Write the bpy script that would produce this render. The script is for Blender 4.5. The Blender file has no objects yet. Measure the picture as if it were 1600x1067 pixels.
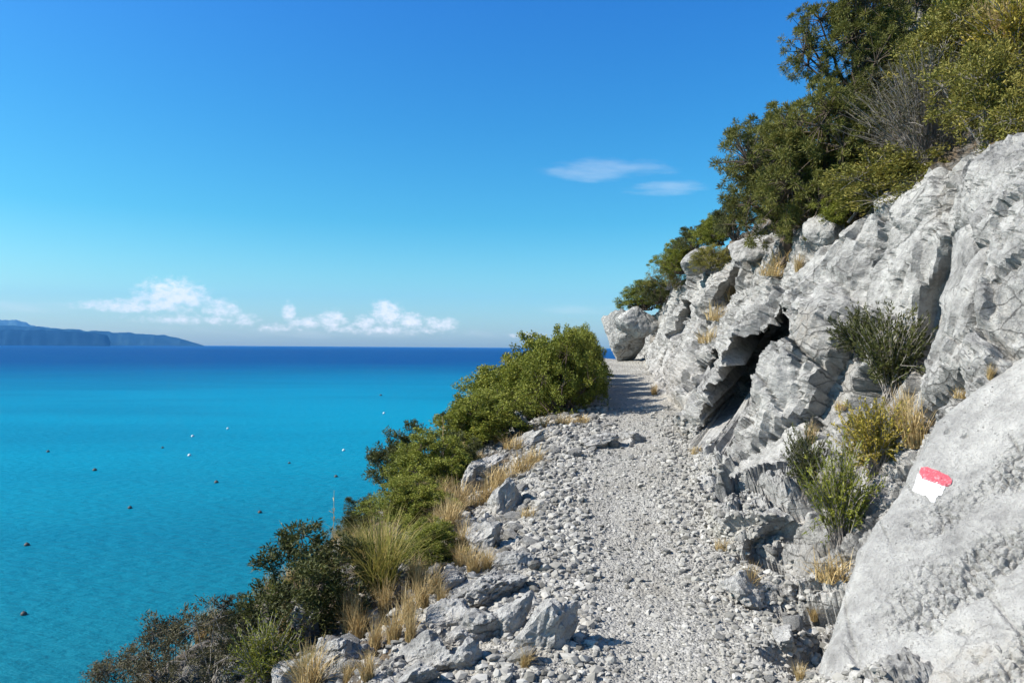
import bpy, bmesh, math, random
import numpy as np
from mathutils import Vector, Matrix, Euler
from mathutils.bvhtree import BVHTree

random.seed(7)
RNG = np.random.default_rng(11)
SC = bpy.context.scene
COL = SC.collection
R = math.radians

# ------------------------------------------------------------------ camera, light, exposure
F = 1155.0                      # focal length in pixels of the 1600 px wide photograph
EYE = 1.65
SEA = -38.0
cam_data = bpy.data.cameras.new('camera')
cam = bpy.data.objects.new('camera', cam_data); COL.objects.link(cam)
cam_data.sensor_width = 36.0
cam_data.lens = 36.0 * F / 1600.0
cam_data.clip_start = 0.05; cam_data.clip_end = 120000
cam.location = (0, 0, EYE)
PITCH = 8.0 / F; ROLL = 0.0072
cam.matrix_world = (Matrix.Translation((0, 0, EYE)) @ Matrix.Rotation(R(90) + PITCH, 4, 'X')
                    @ Matrix.Rotation(ROLL, 4, 'Z'))
SC.camera = cam
CM = cam.matrix_world.to_3x3()

SUN_AZ, SUN_EL = R(-98), R(38)      # azimuth clockwise from +Y (the view direction)
SUN = Vector((math.sin(SUN_AZ) * math.cos(SUN_EL), math.cos(SUN_AZ) * math.cos(SUN_EL), math.sin(SUN_EL)))
sl = bpy.data.lights.new('sun', 'SUN'); sl.energy = 5.0; sl.angle = R(0.5); sl.color = (1.0, 0.95, 0.87)
so = bpy.data.objects.new('sun', sl); COL.objects.link(so)
so.rotation_euler = SUN.to_track_quat('Z', 'Y').to_euler()

SC.view_settings.view_transform = 'Standard'
SC.view_settings.look = 'None'
SC.view_settings.exposure = 1.0
SC.view_settings.gamma = 1.0
SC.view_settings.use_curve_mapping = False
SC.cycles.max_bounces = 6
SC.cycles.diffuse_bounces = 3
SC.cycles.volume_bounces = 1
SC.cycles.transparent_max_bounces = 4


class NT:
    """small helper for writing node trees"""
    def __init__(self, tree):
        self.t = tree; tree.nodes.clear()

    def n(self, kind, **kw):
        nd = self.t.nodes.new(kind)
        for k, v in kw.items():
            if k.startswith('i_'):
                key = k[2:]
                key = int(key) if key.isdigit() else key.replace('_', ' ')
                if isinstance(v, bpy.types.NodeSocket): self.t.links.new(v, nd.inputs[key])
                else: nd.inputs[key].default_value = v
            else: setattr(nd, k, v)
        return nd

    def math(self, op, a, b=0.0, c=None, clamp=False):
        nd = self.t.nodes.new('ShaderNodeMath'); nd.operation = op; nd.use_clamp = clamp
        for i, v in enumerate((a, b, c)):
            if v is None: continue
            if isinstance(v, bpy.types.NodeSocket): self.t.links.new(v, nd.inputs[i])
            else: nd.inputs[i].default_value = v
        return nd.outputs[0]

    def mix(self, fac, a, b, blend='MIX'):
        nd = self.t.nodes.new('ShaderNodeMix'); nd.data_type = 'RGBA'; nd.blend_type = blend
        for s, v in ((nd.inputs[0], fac), (nd.inputs[6], a), (nd.inputs[7], b)):
            if isinstance(v, bpy.types.NodeSocket): self.t.links.new(v, s)
            elif isinstance(v, (int, float)): s.default_value = v
            else: s.default_value = (*v, 1.0)
        return nd.outputs[2]

    def ramp(self, fac, stops, interp='LINEAR'):
        nd = self.t.nodes.new('ShaderNodeValToRGB'); cr = nd.color_ramp; cr.interpolation = interp
        while len(cr.elements) < len(stops): cr.elements.new(0.5)
        for e, (p, c) in zip(cr.elements, stops):
            e.position = p
            e.color = (c, c, c, 1) if isinstance(c, (int, float)) else (*c, 1)
        self.t.links.new(fac, nd.inputs[0])
        return nd.outputs[0]

    def smooth(self, x, lo, hi):
        nd = self.t.nodes.new('ShaderNodeMapRange'); nd.interpolation_type = 'SMOOTHSTEP'
        self.t.links.new(x, nd.inputs[0])
        nd.inputs[1].default_value = lo; nd.inputs[2].default_value = hi
        return nd.outputs[0]

    def link(self, a, b): self.t.links.new(a, b)


# ------------------------------------------------------------------ sky
world = bpy.data.worlds.new('World'); SC.world = world; world.use_nodes = True
w = NT(world.node_tree)
sky = w.n('ShaderNodeTexSky', sky_type='NISHITA', sun_disc=False, sun_elevation=SUN_EL, sun_rotation=SUN_AZ,
          altitude=0.0, air_density=1.0, dust_density=1.1, ozone_density=2.5)
grade = w.n('ShaderNodeHueSaturation', i_Hue=0.5, i_Saturation=1.35, i_Value=1.0, i_Color=sky.outputs[0])
geo = w.n('ShaderNodeTexCoord')
sep = w.n('ShaderNodeSeparateXYZ', i_0=geo.outputs['Generated'])
az = w.math('MULTIPLY', w.math('ARCTAN2', sep.outputs[0], sep.outputs[1]), 180 / math.pi)
el = w.math('MULTIPLY', w.math('ARCSINE', sep.outputs[2]), 180 / math.pi)
def pix_dir(px, py):
    v = CM @ Vector(((px - 800) / F, (533.5 - py) / F, -1.0))
    return math.degrees(math.atan2(v.x, v.y)), math.degrees(math.asin(v.z / v.length))
# sky tint by height: cyan low, deep blue higher, greyed overhead to cut blue fill; stored halved
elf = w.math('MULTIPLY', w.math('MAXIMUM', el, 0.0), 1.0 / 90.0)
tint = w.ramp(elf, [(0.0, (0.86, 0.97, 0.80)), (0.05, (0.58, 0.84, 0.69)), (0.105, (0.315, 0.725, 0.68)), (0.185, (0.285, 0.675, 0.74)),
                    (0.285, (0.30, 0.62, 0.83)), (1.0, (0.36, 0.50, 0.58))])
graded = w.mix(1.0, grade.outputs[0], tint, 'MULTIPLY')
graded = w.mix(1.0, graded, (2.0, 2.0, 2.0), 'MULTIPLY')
cvec = w.n('ShaderNodeCombineXYZ', i_0=az, i_1=w.math('MULTIPLY', el, 1.5), i_2=0.0)
n_big = w.n('ShaderNodeTexNoise', i_Vector=cvec.outputs[0], i_Scale=1.35, i_Detail=10.0, i_Roughness=0.66)
cvec2 = w.n('ShaderNodeCombineXYZ', i_0=w.math('MULTIPLY', az, 0.22), i_1=w.math('ADD', el, w.math('MULTIPLY', az, 0.06)), i_2=3.0)
n_str = w.n('ShaderNodeTexNoise', i_Vector=cvec2.outputs[0], i_Scale=1.3, i_Detail=5.0, i_Roughness=0.55)
def cloud_field(blobs):
    f = None
    for (px, py, wx, wy, s) in blobs:
        a0, e0 = pix_dir(px, py)
        dx = w.math('MULTIPLY', w.math('SUBTRACT', az, a0), 1.0 / math.degrees(wx / F))
        dy = w.math('MULTIPLY', w.math('SUBTRACT', el, e0), 1.0 / math.degrees(wy / F))
        g = w.math('SUBTRACT', s, w.math('ADD', w.math('MULTIPLY', dx, dx), w.math('MULTIPLY', dy, dy)))
        f = g if f is None else w.math('MAXIMUM', f, g)
    return w.math('MAXIMUM', f, -3.0)
cum = cloud_field([(270, 462, 50, 24, 1.0), (210, 478, 75, 10, 0.9), (345, 482, 30, 16, 0.75), (380, 500, 22, 14, 0.6),
                   (452, 488, 11, 18, 0.8), (478, 505, 30, 12, 0.7), (520, 500, 25, 17, 0.85), (604, 488, 26, 20, 1.0),
                   (572, 505, 20, 14, 0.8), (640, 500, 30, 14, 0.85), (690, 507, 32, 12, 0.8), (820, 524, 40, 6, 0.5), (430, 512, 30, 8, 0.5), (300, 500, 120, 10, 0.35), (600, 515, 150, 9, 0.45)])
cden = w.smooth(w.math('ADD', cum, w.math('MULTIPLY', w.math('SUBTRACT', n_big.outputs[0], 0.5), 3.6)), -0.35, 1.35)
cir = cloud_field([(940, 266, 95, 17, 1.0), (1040, 294, 62, 13, 0.8), (905, 483, 75, 9, 0.9), (40, 479, 90, 9, 0.9),
                   (560, 520, 330, 10, 0.55)])
iden = w.smooth(w.math('ADD', cir, w.math('MULTIPLY', w.math('SUBTRACT', n_str.outputs[0], 0.5), 3.4)), -0.4, 1.7)
CW = (14.0, 12.6, 10.6)
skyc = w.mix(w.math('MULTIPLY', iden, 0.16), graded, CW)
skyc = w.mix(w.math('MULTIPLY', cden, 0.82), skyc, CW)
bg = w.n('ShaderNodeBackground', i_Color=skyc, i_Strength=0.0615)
wo = w.n('ShaderNodeOutputWorld', i_Surface=bg.outputs[0])

# ------------------------------------------------------------------ geometry helpers
def ray(px, py):
    v = CM @ Vector(((px - 800) / F, (533.5 - py) / F, -1.0))
    return v / v.y                   # unit forward distance
def at(px, py, d):
    return Vector((0, 0, EYE)) + ray(px, py) * d

def hash3(ix, iy, iz, seed):
    h = (ix.astype(np.uint32) * np.uint32(374761393) + iy.astype(np.uint32) * np.uint32(668265263)
         + iz.astype(np.uint32) * np.uint32(2147483647 - 62) + np.uint32((seed * 974711 + 12345) & 0xffffffff))
    h = (h ^ (h >> np.uint32(13))) * np.uint32(1274126177)
    h = (h ^ (h >> np.uint32(16))) * np.uint32(2246822519)
    return h ^ (h >> np.uint32(15))

def gnoise(p, seed=0):
    """gradient noise, about -0.7..0.7"""
    pi = np.floor(p).astype(np.int64); pf = (p - pi).astype(np.float32)
    u = pf * pf * pf * (pf * (pf * 6 - 15) + 10)
    out = np.zeros(len(p), np.float32)
    for cx in (0, 1):
        for cy in (0, 1):
            for cz in (0, 1):
                h = hash3(pi[:, 0] + cx, pi[:, 1] + cy, pi[:, 2] + cz, seed)
                gx = (h & np.uint32(1023)).astype(np.float32) / 511.5 - 1
                gy = ((h >> np.uint32(10)) & np.uint32(1023)).astype(np.float32) / 511.5 - 1
                gz = ((h >> np.uint32(20)) & np.uint32(1023)).astype(np.float32) / 511.5 - 1
                dot = gx * (pf[:, 0] - cx) + gy * (pf[:, 1] - cy) + gz * (pf[:, 2] - cz)
                wx = u[:, 0] if cx else 1 - u[:, 0]
                wy = u[:, 1] if cy else 1 - u[:, 1]
                wz = u[:, 2] if cz else 1 - u[:, 2]
                out += wx * wy * wz * dot
    return out

def fbm(p, octaves=4, seed=0, gain=0.5, ridged=False):
    a = 1.0; s = np.zeros(len(p), np.float32); q = p.copy()
    for o in range(octaves):
        v = gnoise(q, seed + o * 17)
        s += a * (0.5 - 2 * np.abs(v) if ridged else v)
        a *= gain; q = q * 2.03 + 13.7
    return s

def worley(p, seed=0):
    """F1, F2 and a random number per cell"""
    pi = np.floor(p).astype(np.int64)
    f1 = np.full(len(p), 9.0, np.float32); f2 = f1.copy(); cid = np.zeros(len(p), np.float32)
    for cx in (-1, 0, 1):
        for cy in (-1, 0, 1):
            for cz in (-1, 0, 1):
                c = pi + np.array((cx, cy, cz))
                h = hash3(c[:, 0], c[:, 1], c[:, 2], seed)
                fx = (h & np.uint32(1023)).astype(np.float32) / 1023
                fy = ((h >> np.uint32(10)) & np.uint32(1023)).astype(np.float32) / 1023
                fz = ((h >> np.uint32(20)) & np.uint32(1023)).astype(np.float32) / 1023
                d = np.sqrt((c[:, 0] + fx - p[:, 0]) ** 2 + (c[:, 1] + fy - p[:, 1]) ** 2 + (c[:, 2] + fz - p[:, 2]) ** 2).astype(np.float32)
                nearer = d < f1
                f2 = np.where(nearer, f1, np.minimum(f2, d))
                cid = np.where(nearer, (h >> np.uint32(7)).astype(np.float32) % 997 / 997.0, cid)
                f1 = np.where(nearer, d, f1)
    return f1, f2, cid

def facets(p, seed=0):
    """broken planes: every cell is a flat face with a tilt of its own; returns the face height and F2 - F1"""
    pi = np.floor(p).astype(np.int64)
    f1 = np.full(len(p), 9.0, np.float32); f2 = f1.copy(); hgt = np.zeros(len(p), np.float32)
    for cx in (-1, 0, 1):
        for cy in (-1, 0, 1):
            for cz in (-1, 0, 1):
                c = pi + np.array((cx, cy, cz))
                h = hash3(c[:, 0], c[:, 1], c[:, 2], seed)
                b = [((h >> np.uint32(k)) & np.uint32(1023)).astype(np.float32) / 1023 for k in (0, 10, 20)]
                g = hash3(c[:, 0], c[:, 1], c[:, 2], seed + 101)
                t_ = [((g >> np.uint32(k)) & np.uint32(1023)).astype(np.float32) / 511.5 - 1 for k in (0, 10, 20)]
                o = [p[:, k] - (c[:, k] + b[k]) for k in range(3)]
                d = np.sqrt(o[0] ** 2 + o[1] ** 2 + o[2] ** 2).astype(np.float32)
                nearer = d < f1
                f2 = np.where(nearer, f1, np.minimum(f2, d))
                hgt = np.where(nearer, o[0] * t_[0] + o[1] * t_[1] + o[2] * t_[2] + 0.35 * (b[0] - 0.5), hgt)
                f1 = np.where(nearer, d, f1)
    return hgt.astype(np.float32), f2 - f1

def sstep(x, a, b):
    t = np.clip((x - a) / (b - a), 0, 1); return t * t * (3 - 2 * t)

def mesh_np(name, verts, faces, mat=None, tint=None, smooth=False):
    """mesh from numpy arrays; faces is (n, 3) or (n, 4)"""
    me = bpy.data.meshes.new(name)
    verts = np.ascontiguousarray(verts, np.float32); faces = np.ascontiguousarray(faces, np.int32)
    n, k = faces.shape
    me.vertices.add(len(verts)); me.vertices.foreach_set('co', verts.ravel())
    me.loops.add(n * k); me.loops.foreach_set('vertex_index', faces.ravel())
    me.polygons.add(n)
    me.polygons.foreach_set('loop_start', np.arange(0, n * k, k, dtype=np.int32))
    me.polygons.foreach_set('loop_total', np.full(n, k, np.int32))
    me.polygons.foreach_set('use_smooth', np.full(n, smooth, bool))
    if tint is not None:
        a = me.attributes.new('tint', 'FLOAT', 'POINT'); a.data.foreach_set('value', np.ascontiguousarray(tint, np.float32))
    me.update(calc_edges=True)
    if mat: me.materials.append(mat)
    return me

def link(name, me, parent=None):
    o = bpy.data.objects.new(name, me); COL.objects.link(o)
    if parent: o.parent = parent
    return o
def tag(o, label, cat, group=None):
    o['label'] = label; o['category'] = cat
    if group: o['group'] = group
    return o
def structure(name, me):
    o = link(name, me); o['kind'] = 'structure'; return o
def empty(name, loc, rz=0, scale=(1, 1, 1)):
    o = bpy.data.objects.new(name, None); COL.objects.link(o)
    o.location = loc; o.rotation_euler = (0, 0, rz); o.scale = scale; o.empty_display_size = 0.1
    return o

# ------------------------------------------------------------------ materials
ALB = 0.74        # overall reflectance of the place for this exposure
def principled(t, **kw):
    bc = kw.pop('i_Base_Color'); kw['i_Base_Color'] = t.mix(1.0, bc, (ALB,) * 3, 'MULTIPLY')
    b = t.n('ShaderNodeBsdfPrincipled', **kw); t.n('ShaderNodeOutputMaterial', i_Surface=b.outputs[0]); return b

def rock_material(name, lo=0.30, hi=0.56, ochre=0.5, dirt=0.0, cracks=1.0):
    m = bpy.data.materials.new(name); m.use_nodes = True; t = NT(m.node_tree)
    tc = t.n('ShaderNodeTexCoord')
    P = tc.outputs['Object']
    n1 = t.n('ShaderNodeTexNoise', i_Vector=P, i_Scale=1.7, i_Detail=9.0, i_Roughness=0.65)
    n2 = t.n('ShaderNodeTexNoise', i_Vector=P, i_Scale=14.0, i_Detail=7.0, i_Roughness=0.7)
    n3 = t.n('ShaderNodeTexNoise', i_Vector=P, i_Scale=0.8, i_Detail=5.0, i_Roughness=0.6)
    n4 = t.n('ShaderNodeTexNoise', i_Vector=P, i_Scale=70.0, i_Detail=4.0, i_Roughness=0.6)
    mp = t.n('ShaderNodeMapping', i_Vector=P, i_Rotation=(0, R(-58), 0), i_Scale=(1.0, 3.0, 3.6))
    n5 = t.n('ShaderNodeTexNoise', i_Vector=mp.outputs[0], i_Scale=4.0, i_Detail=9.0, i_Roughness=0.68)
    v = t.math('ADD', t.math('MULTIPLY', n1.outputs[0], 0.45), t.math('ADD', t.math('MULTIPLY', n2.outputs[0], 0.3), t.math('MULTIPLY', n5.outputs[0], 0.25)))
    grey = t.ramp(v, [(0.37, (lo, lo * 0.965, lo * 0.91)), (0.47, ((lo + hi) / 2, (lo + hi) / 2 * 0.965, (lo + hi) / 2 * 0.905)), (0.57, (hi, hi * 0.965, hi * 0.90))])
    st = t.math('MULTIPLY', t.smooth(n3.outputs[0], 0.54, 0.70), ochre)
    c = t.mix(t.math('MULTIPLY', st, t.smooth(n2.outputs[0], 0.35, 0.65)), grey, (0.32, 0.25, 0.165))
    spots = t.math('MULTIPLY', t.smooth(n4.outputs[0], 0.60, 0.72), 0.45)
    c = t.mix(spots, c, (0.12, 0.12, 0.11))
    if dirt:
        nd = t.n('ShaderNodeTexNoise', i_Vector=P, i_Scale=2.3, i_Detail=8.0, i_Roughness=0.7)
        c = t.mix(t.math('MULTIPLY', t.smooth(nd.outputs[0], 0.42, 0.58), dirt), c, (0.19, 0.135, 0.08))
    wv = t.n('ShaderNodeVectorMath', operation='ADD', i_0=mp.outputs[0],
             i_1=t.n('ShaderNodeVectorMath', operation='SCALE', i_0=n1.outputs['Color'], i_Scale=0.5).outputs[0])
    ve = t.n('ShaderNodeTexVoronoi', feature='DISTANCE_TO_EDGE', i_Vector=wv.outputs[0], i_Scale=1.6)
    crack = t.math('MULTIPLY', t.math('SUBTRACT', 1.0, t.smooth(ve.outputs['Distance'], 0.0, 0.035)), t.math('MULTIPLY', t.smooth(n3.outputs[0], 0.42, 0.6), cracks))
    pv_ = t.n('ShaderNodeTexVoronoi', i_Vector=P, i_Scale=38.0)
    pit = t.math('MULTIPLY', t.math('SUBTRACT', 1.0, t.smooth(pv_.outputs['Distance'], 0.05, 0.32)), t.smooth(n2.outputs[0], 0.50, 0.62))
    c = t.mix(t.math('MULTIPLY', crack, 0.55), c, (0.10, 0.095, 0.085))
    b0 = t.n('ShaderNodeBump', i_Strength=1.0, i_Distance=0.03, i_Height=t.math('ADD', crack, pit), invert=True)
    b1 = t.n('ShaderNodeBump', i_Strength=0.6, i_Distance=0.06, i_Height=n5.outputs[0], i_Normal=b0.outputs[0])
    b2 = t.n('ShaderNodeBump', i_Strength=0.85, i_Distance=0.05, i_Height=n2.outputs[0], i_Normal=b1.outputs[0])
    b3 = t.n('ShaderNodeBump', i_Strength=0.7, i_Distance=0.014, i_Height=n4.outputs[0], i_Normal=b2.outputs[0])
    principled(t, i_Base_Color=c, i_Roughness=0.93, i_Specular_IOR_Level=0.2, i_Normal=b3.outputs[0])
    return m

M_ROCK = rock_material('limestone', 0.16, 0.60)
M_SLAB = rock_material('pale limestone', 0.30, 0.63, 0.9, cracks=0.25)
M_STONE = rock_material('loose limestone', 0.22, 0.58, 0.3)
M_BANK = rock_material('stony bank earth', 0.13, 0.27, 0.7, dirt=0.85)
M_HILL = rock_material('scrubby hillside earth', 0.12, 0.24, 0.8, dirt=0.9)

def gravel_material():
    m = bpy.data.materials.new('path gravel'); m.use_nodes = True; t = NT(m.node_tree)
    P = t.n('ShaderNodeTexCoord').outputs['Object']
    n1 = t.n('ShaderNodeTexNoise', i_Vector=P, i_Scale=1.3, i_Detail=5.0)
    v1 = t.n('ShaderNodeTexVoronoi', i_Vector=P, i_Scale=55.0)
    v2 = t.n('ShaderNodeTexVoronoi', i_Vector=P, i_Scale=120.0)
    rnd = t.n('ShaderNodeSeparateColor', i_0=v1.outputs['Color'])
    a = t.ramp(rnd.outputs[0], [(0.0, (0.20,0.19,0.17)), (0.5, (0.38,0.362,0.328)), (1.0, (0.56,0.536,0.49))])
    c = t.mix(t.ramp(t.n('ShaderNodeTexNoise', i_Vector=P, i_Scale=3.5, i_Detail=6.0).outputs[0], [(0.4, 0.25), (0.6, 0.75)]), a, t.ramp(n1.outputs[0], [(0.35, (0.31, 0.285, 0.24)), (0.65, (0.43, 0.41, 0.366))]))
    b1 = t.n('ShaderNodeBump', i_Strength=0.8, i_Distance=0.012, i_Height=v1.outputs['Distance'], invert=True)
    b2 = t.n('ShaderNodeBump', i_Strength=0.6, i_Distance=0.005, i_Height=v2.outputs['Distance'], i_Normal=b1.outputs[0], invert=True)
    principled(t, i_Base_Color=c, i_Roughness=0.95, i_Specular_IOR_Level=0.15, i_Normal=b2.outputs[0])
    return m
M_GRAVEL = gravel_material()

def pebble_material():
    m = bpy.data.materials.new('pebbles'); m.use_nodes = True; t = NT(m.node_tree)
    at_ = t.n('ShaderNodeAttribute', attribute_name='tint')
    n = t.n('ShaderNodeTexNoise', i_Scale=60.0, i_Detail=4.0)
    c = t.ramp(at_.outputs['Fac'], [(0.0, (0.14, 0.132, 0.115)), (0.5, (0.35, 0.332, 0.297)), (1.0, (0.52, 0.498, 0.453))])
    b = t.n('ShaderNodeBump', i_Strength=0.3, i_Distance=0.004, i_Height=n.outputs[0])
    principled(t, i_Base_Color=c, i_Roughness=0.95, i_Specular_IOR_Level=0.15, i_Normal=b.outputs[0])
    return m
M_PEBBLE = pebble_material()

def leaf_material(name, cols, trans=0.25):
    m = bpy.data.materials.new(name); m.use_nodes = True; t = NT(m.node_tree)
    a = t.n('ShaderNodeAttribute', attribute_name='tint')
    oi = t.n('ShaderNodeObjectInfo')
    f = t.math('ADD', a.outputs['Fac'], t.math('MULTIPLY', t.math('SUBTRACT', oi.outputs['Random'], 0.5), 0.16), clamp=True)
    k = len(cols) - 1
    c = t.ramp(f, [(i / k, col) for i, col in enumerate(cols)])
    c = t.mix(1.0, c, (0.92,) * 3, 'MULTIPLY')
    b = t.n('ShaderNodeBsdfPrincipled', i_Base_Color=c, i_Roughness=0.6, i_Specular_IOR_Level=0.25)
    tr = t.n('ShaderNodeBsdfTranslucent', i_Color=c)
    ms = t.n('ShaderNodeMixShader', i_0=trans, i_1=b.outputs[0], i_2=tr.outputs[0])
    t.n('ShaderNodeOutputMaterial', i_Surface=ms.outputs[0])
    return m
M_DARK = leaf_material('dark juniper needles', [(0.032, 0.036, 0.011), (0.060, 0.068, 0.018), (0.10, 0.108, 0.028), (0.15, 0.135, 0.05)])
M_PINE = leaf_material('tree needles', [(0.055, 0.056, 0.014), (0.11, 0.115, 0.025), (0.185, 0.185, 0.04), (0.28, 0.245, 0.07)])
M_GREEN = leaf_material('bright mastic leaves', [(0.085, 0.095, 0.014), (0.155, 0.175, 0.022), (0.24, 0.25, 0.034), (0.33, 0.29, 0.065)])
M_OLIVE = leaf_material('olive broom leaves', [(0.09, 0.09, 0.02), (0.17, 0.165, 0.03), (0.28, 0.24, 0.05), (0.40, 0.31, 0.08)])
M_BROOM = leaf_material('yellow broom leaves', [(0.13, 0.12, 0.02), (0.25, 0.21, 0.03), (0.38, 0.30, 0.05), (0.52, 0.40, 0.10)])
M_BROWN = leaf_material('brownish heath leaves', [(0.055, 0.045, 0.03), (0.09, 0.08, 0.04), (0.12, 0.11, 0.05), (0.18, 0.15, 0.09)])
M_STRAW = leaf_material('dry straw', [(0.26, 0.18, 0.08), (0.42, 0.30, 0.13), (0.56, 0.42, 0.20), (0.68, 0.54, 0.30)], 0.3)
M_TUSSOCK = leaf_material('tussock blades', [(0.10, 0.12, 0.025), (0.22, 0.21, 0.045), (0.36, 0.29, 0.08), (0.52, 0.40, 0.17)], 0.3)
def plain(name, col, rough=0.9, bump=None):
    m = bpy.data.materials.new(name); m.use_nodes = True; t = NT(m.node_tree)
    n = t.n('ShaderNodeTexNoise', i_Scale=25.0, i_Detail=5.0)
    c = t.mix(n.outputs[0], tuple(x * 0.65 for x in col), tuple(min(1, x * 1.3) for x in col))
    principled(t, i_Base_Color=c, i_Roughness=rough, i_Specular_IOR_Level=0.2)
    return m
M_BARK = plain('brown bark', (0.13, 0.10, 0.075))
M_TWIG = plain('grey dead wood', (0.30, 0.27, 0.24))
M_BUOY = plain('weathered dark buoy plastic', (0.10, 0.085, 0.08), 0.6)
M_BUOYW = plain('white buoy plastic', (0.7, 0.7, 0.68), 0.5)

# ------------------------------------------------------------------ sea and far coast
def sea_material():
    m = bpy.data.materials.new('sea water'); m.use_nodes = True; t = NT(m.node_tree)
    P = t.n('ShaderNodeTexCoord').outputs['Object']
    s = t.n('ShaderNodeSeparateXYZ', i_0=P)
    warp = t.n('ShaderNodeTexNoise', i_Vector=P, i_Scale=0.003, i_Detail=4.0)
    dist = t.math('SQRT', t.math('ADD', t.math('MULTIPLY', s.outputs[0], s.outputs[0]), t.math('MULTIPLY', s.outputs[1], s.outputs[1])))
    # the bottom falls away from the shore: pale sand, then deep blue water; measured as log of the distance offshore
    lg = t.math('LOGARITHM', t.math('MULTIPLY', dist, t.math('ADD', 0.8, t.math('MULTIPLY', warp.outputs[0], 0.4))), 10.0)
    f = t.n('ShaderNodeMapRange', i_0=lg, i_1=1.7, i_2=3.7).outputs[0]
    c = t.ramp(f, [(0.0, (0.010, 0.115, 0.135)), (0.15, (0.008, 0.165, 0.23)), (0.40, (0.0, 0.265, 0.40)), (0.55, (0.0, 0.24, 0.39)),
                   (0.67, (0.0, 0.135, 0.285)), (0.77, (0.0, 0.052, 0.205)), (1.0, (0.0, 0.036, 0.17))])
    pt = t.n('ShaderNodeTexNoise', i_Vector=t.n('ShaderNodeMapping', i_Vector=P, i_Scale=(0.35, 1, 1)).outputs[0], i_Scale=0.012, i_Detail=5.0)
    c = t.mix(t.math('MULTIPLY', t.smooth(pt.outputs[0], 0.35, 0.7), 0.30), c, (0.0, 0.09, 0.19))
    mp = t.n('ShaderNodeMapping', i_Vector=P, i_Rotation=(0, 0, R(20)), i_Scale=(0.45, 1.0, 1.0))
    w1 = t.n('ShaderNodeTexNoise', i_Vector=mp.outputs[0], i_Scale=0.55, i_Detail=6.0, i_Roughness=0.6)
    w2 = t.n('ShaderNodeTexNoise', i_Vector=mp.outputs[0], i_Scale=0.08, i_Detail=3.0)
    b1 = t.n('ShaderNodeBump', i_Strength=0.9, i_Distance=1.2, i_Height=w1.outputs[0])
    b2 = t.n('ShaderNodeBump', i_Strength=0.35, i_Distance=2.0, i_Height=w2.outputs[0], i_Normal=b1.outputs[0])
    principled(t, i_Base_Color=c, i_Roughness=0.4, i_IOR=1.33, i_Specular_IOR_Level=0.035, i_Normal=b2.outputs[0])
    return m
bm = bmesh.new()
rings = [0, 60, 150, 400, 1200, 4000, 12000, 24000]; seg = 128; prev = None
for r_ in rings:
    cur = [bm.verts.new((r_ * math.cos(2 * math.pi * k / seg), r_ * math.sin(2 * math.pi * k / seg), SEA)) for k in range(seg if r_ else 1)]
    if prev:
        for k in range(seg):
            if len(prev) == 1: bm.faces.new((prev[0], cur[k], cur[(k + 1) % seg]))
            else: bm.faces.new((prev[k], cur[k], cur[(k + 1) % seg], prev[(k + 1) % seg]))
    prev = cur
me = bpy.data.meshes.new('sea'); bm.to_mesh(me); bm.free(); me.materials.append(sea_material())
structure('sea', me)

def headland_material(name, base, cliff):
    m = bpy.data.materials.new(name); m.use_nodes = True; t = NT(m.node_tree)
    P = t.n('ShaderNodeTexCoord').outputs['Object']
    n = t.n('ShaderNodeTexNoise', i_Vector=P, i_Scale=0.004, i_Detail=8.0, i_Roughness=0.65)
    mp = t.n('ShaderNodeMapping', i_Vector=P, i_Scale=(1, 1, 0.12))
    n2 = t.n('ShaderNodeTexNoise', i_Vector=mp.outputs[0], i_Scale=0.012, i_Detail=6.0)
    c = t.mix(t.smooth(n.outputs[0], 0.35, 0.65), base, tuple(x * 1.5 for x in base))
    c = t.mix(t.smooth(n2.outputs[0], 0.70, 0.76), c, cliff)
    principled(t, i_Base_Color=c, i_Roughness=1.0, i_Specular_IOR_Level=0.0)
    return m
def headland(name, dist, prof, depth, mat, seed, cliff=0.25):
    """a ridge of land dist metres away; prof lists (px, py) of its skyline"""
    nx, ny = 260, 26
    pxs = np.linspace(prof[0][0], prof[-1][0], nx)
    pys = np.interp(pxs, [p[0] for p in prof], [p[1] for p in prof])
    V = []
    pts = np.array([at(px, py, dist) for px, py in zip(pxs, pys)])
    H = np.maximum(pts[:, 2] - SEA, 0.0)
    q = np.stack([pts[:, 0] / dist * 60, np.full(nx, seed * 3.1), np.zeros(nx)], 1)
    H = H * (1 + 0.10 * fbm(q, 4, seed)) + 0.0
    for j in range(ny):
        a = j / (ny - 1)
        prof_h = sstep(np.array([a]), 0.0, cliff)[0] * (1 - 0.85 * sstep(np.array([a]), 0.6, 1.0)[0])
        y = pts[:, 1] + (a - cliff) * depth
        qq = np.stack([pts[:, 0] / dist * 90, np.full(nx, a * 5), np.full(nx, seed)], 1)
        jit = gnoise(qq, seed + 5)
        V.append(np.stack([pts[:, 0] * (y / dist), y + jit * depth * 0.05, SEA - 3 + (H + 3) * prof_h * (1 + 0.06 * jit)], 1))
    V = np.concatenate(V)
    i = np.arange(ny - 1)[:, None] * nx + np.arange(nx - 1)[None]
    fc = np.stack([i, i + 1, i + nx + 1, i + nx], -1).reshape(-1, 4)
    return structure(name, mesh_np(name, V, fc, mat, smooth=True))
MH1 = headland_material('hazed headland scrub', (0.010, 0.026, 0.045), (0.12, 0.15, 0.17))  # blue of the distant haze is partly put into the scrub colour
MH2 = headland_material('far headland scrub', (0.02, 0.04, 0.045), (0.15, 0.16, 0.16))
MH3 = headland_material('hazed mountain scrub', (0.07, 0.12, 0.13), (0.15, 0.16, 0.16))  # base colour lightened to stand in for more distance haze
headland('headland', 12000, [(-500, 503), (-200, 510), (0, 515), (90, 516), (150, 520), (165, 524), (172, 536)], 2200, MH1, 1, 0.15)
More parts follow.
